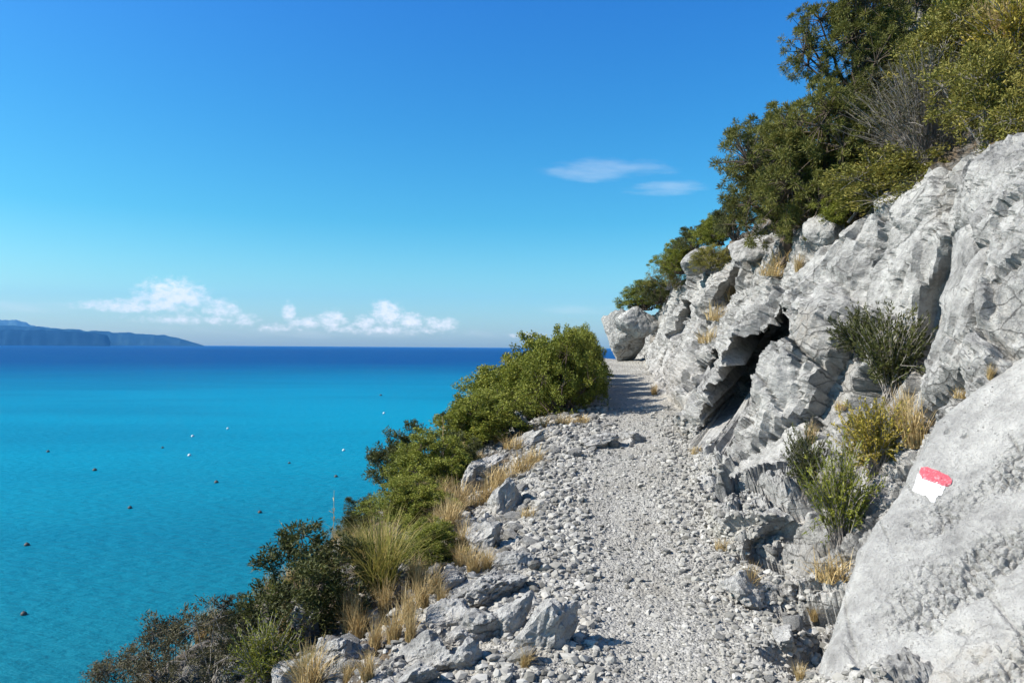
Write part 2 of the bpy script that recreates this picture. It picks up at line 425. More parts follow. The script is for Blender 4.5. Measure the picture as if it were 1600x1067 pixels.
headland('headland', 16000, [(-300, 500), (0, 508), (150, 517), (210, 521), (260, 524), (285, 530), (310, 537.5), (318, 540)], 3000, MH2, 2, 0.2)
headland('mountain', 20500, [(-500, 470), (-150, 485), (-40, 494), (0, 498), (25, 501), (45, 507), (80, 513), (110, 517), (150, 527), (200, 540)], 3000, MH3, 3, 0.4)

# ------------------------------------------------------------------ terrain: cross sections by forward distance, relative to the eye
#     d    path-left  path-right  path z   wall nodes (x, z) ...                                             rim (x, z)
SL = [(0.8, -0.25, 1.20, -1.70, (1.60, -1.62), (2.20, -1.40), (2.90, -0.70), (3.90, 1.00)),
      (2.0, -0.15, 1.30, -1.68, (1.70, -1.58), (2.30, -1.30), (2.90, -0.60), (3.80, 1.20)),
      (3.6, -0.05, 1.40, -1.65, (1.85, -1.45), (2.45, -1.15), (3.00, -0.30), (3.65, 1.32)),
      (5.0, 0.10, 1.50, -1.60, (2.20, -1.33), (2.66, -0.80), (3.05, 0.10), (3.50, 1.42)),
      (5.9, 0.16, 1.56, -1.53, (2.40, -1.22), (2.95, -0.62), (3.32, 0.18), (3.70, 1.48)),
      (6.6, 0.22, 1.62, -1.48, (2.65, -1.12), (3.15, -0.50), (3.52, 0.40), (3.95, 1.50)),
      (7.6, 0.32, 1.75, -1.39, (2.28, -1.05), (2.70, -0.36), (3.15, 0.50), (3.72, 1.45)),
      (9.0, 0.50, 2.15, -1.22, (2.50, -1.02), (2.85, -0.30), (3.25, 0.55), (3.80, 1.50)),
      (11., 0.76, 2.60, -1.02, (2.80, -0.82), (3.05, -0.15), (3.40, 0.65), (3.85, 1.52)),
      (14., 1.50, 2.70, -0.85, (2.95, -0.62), (3.25, 0.00), (3.60, 0.80), (4.00, 1.60)),
      (18., 2.10, 3.30, -0.62, (3.50, -0.45), (3.70, 0.10), (3.90, 0.90), (4.20, 1.62)),
      (22., 2.60, 3.85, -0.32, (3.98, -0.15), (4.08, 0.20), (4.18, 0.70), (4.32, 1.15)),
      (25., 2.70, 3.90, -0.42, (4.10, -0.25), (4.20, 0.00), (4.35, 0.30), (4.60, 0.60)),
      (30., 2.0, 3.50, -1.60, (4.00, -1.40), (4.40, -1.00), (4.80, -0.60), (5.40, 0.00)),
      (48., -1., 1.0, -9.0, (2.0, -9.0), (3.0, -8.0), (5.0, -6.5), (8.0, -4.0))]
BANK = [(-30, -48), (-17, -37.5), (-9.0, -14), (-5.2, -4.9), (-3.6, -2.35), (-2.2, -1.05), (-1.0, -0.36)]
UP = [(1.5, 1.0), (4.0, 3.4), (9.0, 8.5), (26., 24.)]
CNT = [8, 12, 18, 22, 46, 66, 80, 60, 60, 92, 100, 100, 104, 44, 36, 22, 10]
KS = np.concatenate([[0], np.cumsum(CNT)])
KEYX, KEYZ = [], []
for (d, pl, pr, pz, w1, w2, w3, rm) in SL:
    xs = [pl + b[0] for b in BANK] + [pl, (pl + pr) / 2, pr, w1[0], w2[0], w3[0], rm[0]] + [rm[0] + u[0] for u in UP]
    zs = [max(pz + b[1], SEA - EYE - 8) for b in BANK] + [pz, pz - 0.02, pz + 0.02, w1[1], w2[1], w3[1], rm[1]] + [rm[1] + u[1] for u in UP]
    ws = 1.0 + 0.35 * (1 - min(1.0, max(0.0, (d - 5.0) / 6.0)))
    for j in range(2, 7): xs[j] = pl + BANK[j][0] * ws
    KEYX.append(xs); KEYZ.append(zs)
KEYX = np.array(KEYX); KEYZ = np.array(KEYZ); KD = np.array([s[0] for s in SL])
NTT = 585
tt = np.linspace(math.log(0.8), math.log(48.), NTT)
NS = int(KS[-1]) + 1
def interp_smooth(lk, K, lt):
    out = np.stack([np.interp(lt, lk, K[:, j]) for j in range(K.shape[1])], 1)
    ker = np.hanning(25); ker /= ker.sum()
    pad = np.pad(out, ((12, 12), (0, 0)), mode='edge')
    # reflect linearly so that the ends keep their slope
    return np.stack([np.convolve(pad[:, j], ker, 'valid') for j in range(out.shape[1])], 1)
GX = interp_smooth(np.log(KD), KEYX, tt); GZ = interp_smooth(np.log(KD), KEYZ, tt)
ss = np.arange(NS)
X = np.stack([np.interp(ss, KS, GX[i]) for i in range(NTT)]); Z = np.stack([np.interp(ss, KS, GZ[i]) for i in range(NTT)])
def smooth_s(A, n):
    ker = np.hanning(n + 2)[1:-1]; ker /= ker.sum(); h = n // 2
    pad = np.pad(A, ((0, 0), (h, h)), mode='reflect', reflect_type='odd')
    return np.stack([np.convolve(pad[i], ker, 'valid') for i in range(len(A))])
X = smooth_s(X, 31); Z = smooth_s(Z, 31)
Y = np.repeat(np.exp(tt)[:, None], NS, 1)
P = np.stack([X, Y, Z + EYE], -1)
def grid_normals(P):
    du = np.gradient(P, axis=1); dv = np.gradient(P, axis=0)
    n = np.cross(du, dv); n /= np.linalg.norm(n, axis=-1, keepdims=True) + 1e-9
    return n
N = grid_normals(P)
S1 = np.repeat(ss[None], NTT, 0).astype(float)
kPL, kPR, kW1, kR = KS[7], KS[9], KS[10], KS[13]
p = P.reshape(-1, 3).astype(np.float64); s1 = S1.ravel()
# wall weight, path weight, bank weight (edges wander)
wob = (fbm(p * 1.7, 4, 90) * 60)
wallw = sstep(s1 + wob, kPR + 2, kPR + 46)
bankw = 1 - sstep(s1 + wob, kPL - 60, kPL + 6)
pathw = np.clip(1 - wallw - bankw, 0, 1)
# rock relief, stretched up the slope
sd = np.array((0.52, 0.18, 0.83)); sd /= np.linalg.norm(sd)
al = p @ sd
q = p - np.outer(al, sd) * 0.45
warp = np.stack([gnoise(p * 1.3, 40 + i) for i in range(3)], 1) * 0.30
disp = np.zeros(len(p), np.float32)
vis = (wallw > 0.01) & (s1 < KS[15])
qv = q[vis] + warp[vis]
d1 = 0.26 * fbm(q[vis] * 0.8, 2, 3)
qf = q[vis] + warp[vis] * 0.35
hg, gap = facets(qf * 1.5, 5)
d1 += 0.20 * hg - 0.10 * (1 - sstep(gap, 0.0, 0.09))
q3_ = p[vis] + warp[vis] * 0.25 + 0.03 * np.stack([gnoise(p[vis] * 7, 140 + i) for i in range(3)], 1)
rough = 0.30 + 0.70 * sstep(gnoise(p[vis] * 0.8, 77), -0.15, 0.2)
qs_ = q3_ - np.outer(q3_ @ sd, sd) * 0.5
hg, gap = facets(qs_ * 4.2 + 7, 6)
d1 += 0.075 * hg - 0.050 * (1 - sstep(gap, 0.0, 0.10)) * sstep(gnoise(p[vis] * 2, 78), -0.2, 0.15)
hg, gap = facets(qs_ * 10 + 3, 7)
d1 += rough * (0.036 * hg - 0.020 * (1 - sstep(gap, 0.0, 0.14)))
d1 += 0.06 * fbm(p[vis] * 2.4, 4, 21, gain=0.5) + rough * 0.022 * fbm(q3_ * 7, 3, 22, gain=0.55, ridged=True)
f1, f2, cid = worley(q3_ * 9 + 3, 8)
d1 += rough * ((cid - 0.5) * 0.022 - 0.042 * (1 - sstep(f1, 0.10, 0.42)) * (cid > 0.45))
f1, f2, cid = worley(p[vis] * 21 + warp[vis] * 6, 9)
d1 += rough * (-0.013 * (1 - sstep(f2 - f1, 0.0, 0.3)) + (cid - 0.5) * 0.009)
calm = np.exp(-((p[vis] - np.array(at(1535, 400, 5.6))) ** 2).sum(1) / 1.3 ** 2)
disp[vis] += d1 * wallw[vis] * (1 - 0.5 * calm)
bk = (bankw > 0.01) & (s1 > KS[2])
pb = p[bk]
f1, f2, cid = worley(pb * 2.4, 15)
disp[bk] += bankw[bk] * (0.16 * fbm(pb * 0.8, 4, 50) + (cid - 0.5) * 0.14 - 0.05 * (1 - sstep(f2 - f1, 0, 0.2)) + 0.03 * fbm(pb * 7, 3, 51, ridged=True))
pw = (pathw > 0.01)
pp = p[pw]
f1, f2, cid = worley(pp * 16, 25)
edge = np.clip(np.abs(s1[pw] - (kPL + kPR) / 2) / 60, 0, 1) ** 2
disp[pw] += pathw[pw] * (0.05 * fbm(pp * 1.2, 3, 60) + (0.25 + edge) * ((cid - 0.5) * 0.02 - 0.006 * f1) + 0.010 * fbm(pp * 26, 2, 61))
# larger shapes: recesses (pushed into the wall) and bulges, each (px, py, d, half length along slope, half width across, push x, push y)
feat = np.zeros((len(p), 3))
def feature(px, py, d, hl, hw, push, axis=None, sharp=(0.55, 1.0), c=None):
    e_ = np.abs(prx - px) + np.abs(pry - py) + np.where(wallw < 0.2, 1e4, 0) + np.where(p[:, 1] < 2, 1e4, 0)
    near = e_ < e_.min() + 5
    if c is None: c = p[near][np.argmin(p[near][:, 1])]
    a = np.array(axis or (0.42, -0.10, 0.90)); a /= np.linalg.norm(a)
    r = p - c; la = r @ a; rest = r - np.outer(la, a)
    b = np.array((0.0, 1.0, 0.0)); b -= a * (b @ a); b /= np.linalg.norm(b)
    lb = rest @ b; lc = np.linalg.norm(rest - np.outer(lb, b), axis=1)
    e = np.sqrt((la / hl) ** 2 + (lb / hw) ** 2 + (lc / 0.9) ** 2) + 0.28 * wn
    k = 1 - sstep(e, *sharp)
    k[wallw < 0.2] = 0
    global feat
    feat += np.outer(k, np.array(push))
wn = fbm(p * 3.2, 2, 99)
cl = (p - np.array((0, 0, EYE))) @ np.array(CM)
prx = 800 + F * cl[:, 0] / np.maximum(-cl[:, 2], 0.1); pry = 533.5 - F * cl[:, 1] / np.maximum(-cl[:, 2], 0.1)
def at_yz(y, z):
    e_ = np.abs(p[:, 1] - y) * 0.5 + np.abs(p[:, 2] - EYE - z) + np.where(s1 < kPR, 1e4, 0)
    return p[np.argmin(e_)]
def notch(y, z, hl, hw, depth, bulge, axis=None, sharp=(0.72, 0.98)):
    """a recess with a buttress on its far side"""
    feature(0, 0, 0, hl * 1.15, hw * 1.25, (-bulge, -0.3 * bulge, 0.1 * bulge), axis, (0.45, 1.05), at_yz(y + hw * 1.95, z))
    c = at_yz(y, z); feature(0, 0, 0, hl, hw, (depth * 0.8, 0.9 * depth, 0.2 * depth), axis, sharp, c)
feature(0, 0, 0, 1.15, 0.75, (-0.36, -0.10, 0.05), None, (0.5, 1.05), at_yz(9.7, -0.35))   # buttress on the far side of the cave
feature(0, 0, 0, 1.25, 0.78, (1.0, 1.75, 0.5), (0.27, 0.0, 0.95), (0.72, 0.97), at_yz(8.62, -0.62))    # the cave
feature(0, 0, 0, 0.30, 0.24, (0.3, 0.8, 0.1), None, (0.6, 1.0), at_yz(9.9, -0.30))          # small hole on the buttress
notch(12.4, 0.95, 0.48, 0.45, 0.7, 0.22)                                        # hollow under the overhang
notch(6.0, 0.35, 0.85, 0.32, 0.26, 0.10, None, (0.35, 1.05))                                        # gully behind the straggly shrub
notch(16.0, 0.55, 0.5, 0.5, 0.5, 0.15)
feature(1250, 560, 7.9, 0.9, 0.5, (-0.12, -0.10, 0.08))                         # rib right of the cave
feature(1530, 440, 5.4, 0.9, 0.6, (-0.10, -0.12, 0.10), sharp=(0.2, 1.2))       # smooth upper face
feature(1350, 610, 6.6, 0.32, 0.25, (0.45, 0.05, -0.05), sharp=(0.5, 1.0))
feature(1200, 790, 5.9, 0.55, 0.55, (-0.16, -0.12, 0.12), axis=(0.8, 0.1, 0.4)) # rounded apron
feature(1225, 850, 5.1, 0.35, 0.32, (0.06, 0.22, -0.10), axis=(0.8, 0.1, 0.4))
feature(1175, 745, 6.5, 0.14, 0.12, (0.15, 0.25, -0.15), axis=(0.8, 0.1, 0.4))
n0 = N.reshape(-1, 3)
fm = np.linalg.norm(feat, axis=1)
disp = disp * (1 - 0.35 * sstep(fm, 0.2, 0.8))
p2 = p + (n0 * 0.9 + wallw[:, None] * np.array((-0.05, -0.35, 0.15))) * disp[:, None] + feat
p2[:, 1] = np.maximum(p2[:, 1], 0.3)
PG = p2.reshape(NTT, NS, 3)
NG = grid_normals(PG)

def grid_part(name, s0, s1_, mat):
    cols = np.arange(s0, s1_ + 1); nc = len(cols)
    V = PG[:, cols].reshape(-1, 3)
    i = np.arange(NTT - 1)[:, None] * nc + np.arange(nc - 1)[None]
    return structure(name, mesh_np(name, V, np.stack([i, i + 1, i + nc + 1, i + nc], -1).reshape(-1, 4), mat, smooth=False))
grid_part('sea_cliff', 0, int(KS[6]) + 40, M_BANK)
grid_part('path', int(KS[6]) + 40, int(kPR) + 20, M_GRAVEL)
grid_part('rock_face', int(kPR) + 20, int(kR) + 10, M_ROCK)
grid_part('hillside', int(kR) + 10, NS - 1, M_HILL)

# ray casts against a coarser copy of the terrain
st, sv = 2, 2
CG = PG[::st, ::sv]; nr, nc = CG.shape[:2]
i = np.arange(nr - 1)[:, None] * nc + np.arange(nc - 1)[None]
BVH = BVHTree.FromPolygons(CG.reshape(-1, 3).tolist(), np.stack([i, i + 1, i + nc + 1, i + nc], -1).reshape(-1, 4).tolist())
def hit(px, py):
    o = Vector((0, 0, EYE)); r = ray(px, py)
    loc, nrm, idx, dist = BVH.ray_cast(o, r.normalized(), 200)
    if loc is None or loc.z < SEA + 5:
        return None, None
    return loc, nrm
def ground(x, y):
    loc, nrm, idx, dist = BVH.ray_cast(Vector((x, y, 60)), Vector((0, 0, -1)), 200)
    return loc
MISS = []

# ------------------------------------------------------------------ the big slab with the painted trail mark
SN = np.array((-0.60, -0.25, 0.75)); SN /= np.linalg.norm(SN)
S0 = np.array(at(1275, 1060, 3.5))
def slab_hit(px, py):
    r = np.array(ray(px, py)); o = np.array((0, 0, EYE)); return o + r * (((S0 - o) @ SN) / (r @ SN))
su = np.array((0.0, 1.0, 0.0)); su -= SN * (su @ SN); su /= np.linalg.norm(su)       # along
sw = np.cross(SN, su)                                                               # up or down slope
if sw[2] < 0: sw = -sw
def slab_uv(px, py):
    v = slab_hit(px, py) - S0; return np.array((v @ su, v @ sw))
OUT = np.array([slab_uv(*a) for a in [(1262, 1090), (1268, 1030), (1290, 965), (1312, 900), (1330, 858), (1374, 790), (1418, 712), (1436, 676), (1458, 646),
                                      (1500, 612), (1560, 568), (1640, 515), (1720, 500), (1760, 700), (1760, 1160), (1500, 1260), (1250, 1200)]])
def poly_sdf(q, poly):
    """signed distance to a polygon, positive inside"""
    dmin = np.full(len(q), 1e9); inside = np.zeros(len(q), bool); n = len(poly)
    for k in range(n):
        a, b = poly[k], poly[(k + 1) % n]; e = b - a; v = q - a
        h = np.clip((v @ e) / (e @ e), 0, 1); dmin = np.minimum(dmin, np.linalg.norm(v - np.outer(h, e), axis=1))
        c = ((a[1] > q[:, 1]) != (b[1] > q[:, 1])) & (q[:, 0] < (b[0] - a[0]) * (q[:, 1] - a[1]) / (b[1] - a[1] + 1e-12) + a[0])
        inside ^= c
    return np.where(inside, dmin, -dmin)
# image-space weathering zones in slab coordinates: rough broken rock to the lower right
ZC = slab_uv(1600, 860)
def slab_height(q):
    sd_ = poly_sdf(q, OUT) + 0.03 * fbm(np.stack([q[:, 0] * 3, q[:, 1] * 3, q[:, 0] * 0], 1), 3, 70)
    t = np.clip(sd_ / 0.13, -2, 1)
    h = np.where(t > 0, -0.07 * (1 - t) ** 2, -0.07 + t * 0.45)
    q3 = np.stack([q[:, 0], q[:, 1], q[:, 0] * 0 + 0.5], 1)
    h = h + 0.05 * fbm(q3 * 1.3, 3, 71) + 0.007 * fbm(q3 * 12, 5, 72, gain=0.6) + 0.02 * np.minimum(fbm(q3 * 4, 3, 84), 0.1)
    ru = slab_uv(1625, 800); rv = slab_uv(1560, 1010)
    z = sstep(-np.linalg.norm((q - ru) / np.array((0.50, 0.60)), axis=1), -1.25, -0.55)
    z = np.maximum(z, sstep(-np.linalg.norm((q - rv) / np.array((0.6, 0.45)), axis=1), -1.2, -0.4))
    z = z * sstep(gnoise(q3 * 3.4, 79), -0.10, 0.12)
    qs = np.stack([q[:, 0] * 0.8 + q[:, 1] * 0.35, q[:, 1] * 1.3 - q[:, 0] * 0.5, q[:, 0] * 0 + 0.5], 1)
    f1, f2, cid = worley(qs * 19 + 0.45 * np.stack([gnoise(q3 * 9, 7 + k) for k in range(3)], 1), 73)
    h = h + z * ((cid - 0.62) * 0.034 - 0.024 * (1 - sstep(f2 - f1, 0, 0.25)))
    f1, f2, cid = worley(qs * 34, 74)
    h = h + z * ((cid - 0.5) * 0.010 - 0.006 * (1 - sstep(f2 - f1, 0, 0.25)))
    # a few long joints
    jn = np.abs(gnoise(qs * np.array((1.2, 5.0, 1)) + 4, 75)); h = h - 0.018 * (1 - sstep(jn, 0.0, 0.03)) * sstep(gnoise(q3 * 2, 76), -0.02, 0.12)
    f1, f2, cid = worley(q3 * 9 + 1.5, 83)
    h = h - 0.022 * (1 - sstep(f1, 0.05, 0.22)) * (cid > 0.72)
    return h
def slab_point(q):
    return S0 + np.outer(q[:, 0], su) + np.outer(q[:, 1], sw) + np.outer(slab_height(q), SN)
NG_ = 380
gu = np.linspace(OUT[:, 0].min() - 0.2, OUT[:, 0].max() + 0.2, NG_); gv = np.linspace(OUT[:, 1].min() - 0.2, OUT[:, 1].max() + 0.2, NG_)
QG = np.stack(np.meshgrid(gu, gv), -1).reshape(-1, 2)
SP = slab_point(QG)
i = np.arange(NG_ - 1)[:, None] * NG_ + np.arange(NG_ - 1)[None]
fc = np.stack([i, i + 1, i + NG_ + 1, i + NG_], -1).reshape(-1, 4)
keep = (poly_sdf(QG, OUT) > -0.35)[fc].all(1)
fl = np.cross(SP[fc[0, 1]] - SP[fc[0, 0]], SP[fc[0, 2]] - SP[fc[0, 0]]) @ SN
fc = fc[keep]
if fl < 0: fc = fc[:, ::-1]
# give it a body: a buried underside
used = np.unique(fc); remap = np.full(len(SP), -1); remap[used] = np.arange(len(used)); V = SP[used]; fc = remap[fc]
slab_origin = Vector(S0)
slab = link('rock_slab', mesh_np('rock_slab', V - S0, fc, M_SLAB, smooth=False))
slab.location = slab_origin
tag(slab, 'big pale smooth limestone slab carrying a red and white painted trail mark', 'rock')

def paint_material(name, col):
    m = bpy.data.materials.new(name); m.use_nodes = True; t = NT(m.node_tree)
    P_ = t.n('ShaderNodeTexCoord').outputs['Object']
    n = t.n('ShaderNodeTexNoise', i_Vector=P_, i_Scale=70.0, i_Detail=5.0, i_Roughness=0.7)
    n2 = t.n('ShaderNodeTexNoise', i_Vector=P_, i_Scale=18.0, i_Detail=4.0)
    c = t.mix(t.smooth(n.outputs[0], 0.48, 0.66), col, tuple(min(0.8, x * 0.65 + 0.22) for x in col))
    b = t.n('ShaderNodeBump', i_Strength=0.4, i_Distance=0.004, i_Height=n.outputs[0])
    principled(t, i_Base_Color=c, i_Roughness=0.75, i_Normal=b.outputs[0])
    return m
def paint(name, pts, col, lift, seed):
    poly = np.array([slab_uv(*a) for a in pts])
    a, b = poly.min(0) - 0.02, poly.max(0) + 0.02
    n = 130
    Q = np.stack(np.meshgrid(np.linspace(a[0], b[0], n), np.linspace(a[1], b[1], n)), -1).reshape(-1, 2)
    q3 = np.stack([Q[:, 0], Q[:, 1], Q[:, 0] * 0 + seed], 1)
    sdf = poly_sdf(Q, poly)
    inside = (sdf + 0.0035 * fbm(q3 * 45, 3, seed) > 0.0) & (gnoise(q3 * 60, seed + 3) + 12 * np.clip(0.012 - sdf, 0, 0.02) * gnoise(q3 * 90, seed + 5) * 4 < 0.42)
    Pp = slab_point(Q) + SN * lift - S0
    i = np.arange(n - 1)[:, None] * n + np.arange(n - 1)[None]
    f = np.stack([i, i + 1, i + n + 1, i + n], -1).reshape(-1, 4); f = f[inside[f].all(1)]
    if fl < 0: f = f[:, ::-1]
    u = np.unique(f); rm = np.full(len(Pp), -1); rm[u] = np.arange(len(u))
    return link(name, mesh_np(name, Pp[u], rm[f], paint_material(name + ' paint', col), smooth=True), slab)
paint('white_stripe', [(1433, 739), (1478, 756), (1472, 769), (1464, 774), (1460, 783), (1453, 783), (1447, 774), (1436, 771), (1424, 765)], (0.80, 0.80, 0.79), 0.003, 81)
paint('red_stripe', [(1440, 731), (1450, 730), (1481, 741), (1487, 748), (1484, 757), (1474, 759), (1440, 747), (1436, 738)], (0.50, 0.065, 0.09), 0.0055, 82)

# ------------------------------------------------------------------ boulders and stones
def ico(sub):
    b = bmesh.new(); bmesh.ops.create_icosphere(b, subdivisions=sub, radius=1.0)
    v = np.array([x.co[:] for x in b.verts]); f = np.array([[x.index for x in fa.verts] for fa in b.faces]); b.free()
    return v, f
ICO = {k: ico(k) for k in (1, 2, 3, 4, 5)}
def rock_verts(sub, dims, seed, planes=14, rough=0.06, soft=10.0):
    """a faceted, weathered rock: a sphere cut by random planes, then roughened"""
    g = np.random.default_rng(seed); v, f = ICO[sub]
    n = g.normal(size=(planes, 3)); n /= np.linalg.norm(n, axis=1, keepdims=True)
    h = g.uniform(0.5, 0.95, planes)
    dots = v @ n.T
    r = np.where(dots > 0.05, h[None] / np.maximum(dots, 0.05), 6.0)
    r = -np.log(np.exp(-soft * r).sum(1) + np.exp(-soft * 1.25)) / soft
    pv = v * r[:, None]
    if sub >= 3:
        pr = pv + seed * 1.37
        f1, f2, cid = worley(pr * 2.6, seed)
        pv = pv * (1 + rough * (1.6 * fbm(pr * 1.6, 3, seed) + (cid - 0.5) * 1.3 - 0.9 * (1 - sstep(f2 - f1, 0, 0.15)) + 0.7 * fbm(pr * 6, 3, seed + 3, ridged=True)))[:, None]
    return pv * np.array(dims), f
def rock_mesh(name, sub, dims, seed, mat, **kw):
    v, f = rock_verts(sub, dims, seed, **kw); return mesh_np(name, v, f, mat, smooth=False)

# px, py (middle), width px, height px, tilt in degrees, forward stretch, label
BOULDERS = [
    (852, 972, 66, 108, -30, 0.8, 'tall pale pointed boulder at the left edge of the gravel path'),
    (790, 778, 60, 80, -14, 1.0, 'pale pointed boulder on the path edge right of the dry grass bank'),
    (525, 1020, 105, 70, 20, 1.0, 'broad grey boulder among yellow grass at the bottom of the bank'),
    (768, 912, 100, 62, 18, 1.0, 'wide rough grey boulder above the pile of small rocks'),
    (762, 970, 62, 62, 10, 1.0, 'rounded grey rock in the middle of the rock pile'),
    (705, 955, 70, 70, 22, 1.0, 'pale knobbly rock at the upper left of the rock pile'),
    (720, 995, 80, 48, 30, 1.0, 'long slanting grey rock lying across the rock pile'),
    (660, 1012, 72, 50, 12, 1.0, 'grey blocky rock at the left end of the rock pile'),
    (730, 1022, 56, 44, -20, 1.0, 'pale wedge rock at the foot of the rock pile'),
    (690, 1028, 54, 48, 35, 1.0, 'angular split rock at the foot of the rock pile beside dark gap'),
    (798, 960, 62, 82, -38, 0.8, 'narrow slanting rock leaning against the tall pale boulder'),
    (588, 968, 24, 44, 4, 1.0, 'small upright grey rock standing in straw grass'),
    (704, 905, 58, 44, 34, 1.0, 'slanting flat rock between grass tussock and rubble'),
    (752, 845, 66, 48, 40, 1.0, 'grey rock ledge half hidden by dry grass on the bank'),
    (810, 870, 56, 44, 12, 1.0, 'rough grey block with dark hollow at the rubble edge'),
    (733, 755, 26, 52, -10, 1.0, 'narrow upright rock at the left of the brown grass strip'),
    (757, 730, 62, 36, 36, 1.0, 'pale slanting rock above the brown grass strip'),
    (812, 660, 22, 44, 18, 1.0, 'small pale rock poking out of the green bushes'),
    (718, 668, 34, 30, 38, 1.0, 'pale rock on the skyline against the sea left of bushes'),
    (748, 632, 18, 22, 30, 1.0, 'small pale rock on skyline halfway up the green bushes'),
    (828, 690, 62, 30, 20, 1.0, 'low grey rock at the path edge below the big bush'),
    (650, 1052, 80, 40, 10, 1.0, 'flat grey rock at the very bottom of the rubble bank'),
    (465, 975, 70, 60, 24, 1.0, 'rough grey outcrop under the large dark bush'),
    (372, 1030, 40, 84, -32, 0.8, 'steep grey rock rib between the dark bushes at bottom left'),
    (455, 1050, 50, 50, 10, 1.0, 'pale rock above the lowest green bush'),
    (930, 688, 60, 26, 6, 1.0, 'low heap like rock on the left half of the path'),
    (985, 682, 50, 26, -8, 1.0, 'low rough rock in the middle of the path'),
    (1165, 918, 70, 50, 0, 1.0, 'pale rounded rock at the right edge of the path'),
    (1225, 990, 50, 40, 14, 1.0, 'small pale rock between the path and the big slab'),
]
def rest_on(px, py):
    loc, nrm = hit(px, py)
    if loc is None: MISS.append((px, py))
    return loc
for k, (px, py, wp, hp, tilt, fw, lab) in enumerate(BOULDERS):
    loc = rest_on(px, py + hp * 0.30)
    if loc is None: continue
    d = loc.y; w_ = wp / F * d * 0.50; h_ = hp / F * d * 0.54
    o = link('boulder', rock_mesh('boulder', 5 if wp > 80 else 4, (w_, (w_ + h_) * 0.5 * fw, h_), 200 + k, M_SLAB if 'pale' in lab else M_ROCK, rough=0.11, soft=22.0, planes=10))
    o.location = loc + Vector((0, 0.10 * w_, h_ * 0.30)); o.rotation_euler = (R(-12), R(-tilt), R((k * 37) % 30 - 15))
    tag(o, lab, 'boulder', 'boulders along the seaward edge of the path' if px < 900 else 'rocks on and beside the path')
# the large boulder at the far end of the path, and bedrock knobs of the skyline
for k, (px, py, wp, hp, tilt, d, lab) in enumerate([
        (978, 522, 78, 84, 20, 21.0, 'large grey boulder at the far end of the path against the sky'),
        (1088, 412, 64, 40, 38, 15.0, 'grey rock knob between shrubs on the skyline ridge'),
        (1178, 388, 74, 40, 26, 11.3, 'pale rock outcrop under the left end of the tree'),
        (1292, 362, 72, 60, 30, 8.7, 'pale knobbly rock at the rim below the tree'),
        (1440, 40, 70, 110, -38, 11.5, 'pale steep rock showing between tree and shrubs at top'),
        (1000, 505, 60, 60, 30, 20.5, 'rock buttress right behind the far boulder')]):
    c = at(px, py, d); w_ = wp / F * d * 0.58; h_ = hp / F * d * 0.62
    o = link('boulder', rock_mesh('boulder', 4, (w_, w_, h_), 300 + k, M_ROCK, rough=0.06)); o.location = c
    o.rotation_euler = (0, R(-tilt), R(k * 20)); tag(o, lab, 'boulder', 'bedrock knobs along the skyline')

STONE_MESH = []
for k in range(16):
    g = np.random.default_rng(900 + k)
    STONE_MESH.append(rock_mesh('stone', 2, (1.0, g.uniform(0.6, 0.95), g.uniform(0.45, 0.75)), 400 + k, M_STONE, planes=11, soft=16.0))
def scatter(n, srange, drange, sizes, edge_bias=None):
    """random places on the terrain grid, thinned so that near ground gets its share by area in the picture"""
    si = RNG.uniform(srange[0], srange[1], n).astype(int)
    di = np.interp(RNG.uniform(0, 1, n), [0, 1], [math.log(drange[0]), math.log(drange[1])])
    ti = np.clip(np.searchsorted(tt, di), 0, NTT - 1)
    return PG[ti, si], NG[ti, si], RNG.uniform(0, 1, n)
def put_stones(n, srange, drange, lo, hi, label, group, bands=None):
    pos, nrm, u = scatter(n, srange, drange, None)
    for k in range(n):
        size = lo + (hi - lo) * u[k] ** 2.2
        o = link('stone', random.choice(STONE_MESH))
        o.location = Vector(pos[k]) + Vector((0, 0, size * 0.18))
        o.rotation_euler = (random.uniform(-0.5, 0.5), random.uniform(-0.5, 0.5), random.uniform(0, 6.28))
        o.scale = (size,) * 3
        lab = label
        if bands:
            where = [b for m_, b in bands if pos[k][1] < m_][0]
            lab = ('large ' if size > lo + 0.25 * (hi - lo) else 'small ') + label + ' ' + where
        tag(o, lab, 'stone', group)
put_stones(180, (kPL - 72, kPL + 8), (3.3, 11.5), 0.025, 0.115, 'loose grey stone in the left edge rubble', 'loose stones along the seaward path edge',
           [(4.6, 'at the very bottom of the photo'), (6.0, 'around the tall pale boulder'), (8.0, 'around the pale pointed boulder'), (99, 'near the green bushes')])
put_stones(26, (kPL + 10, kPL + 60), (3.2, 9.0), 0.018, 0.045, 'small loose grey stone lying on the gravel path', 'loose stones on the path')
put_stones(60, (kPR - 30, kPR + 50), (3.2, 10), 0.02, 0.075, 'loose grey stone', 'loose stones at the foot of the wall',
           [(4.6, 'at the foot of the big slab'), (6.5, 'below the green twiggy shrub'), (99, 'at the foot of the rock face by the cave')])
put_stones(34, (kPL + 5, kPL + 75), (8.6, 10.8), 0.04, 0.11, 'grey stone in the heap crossing the path before the big bush', 'stones heaped across the path')

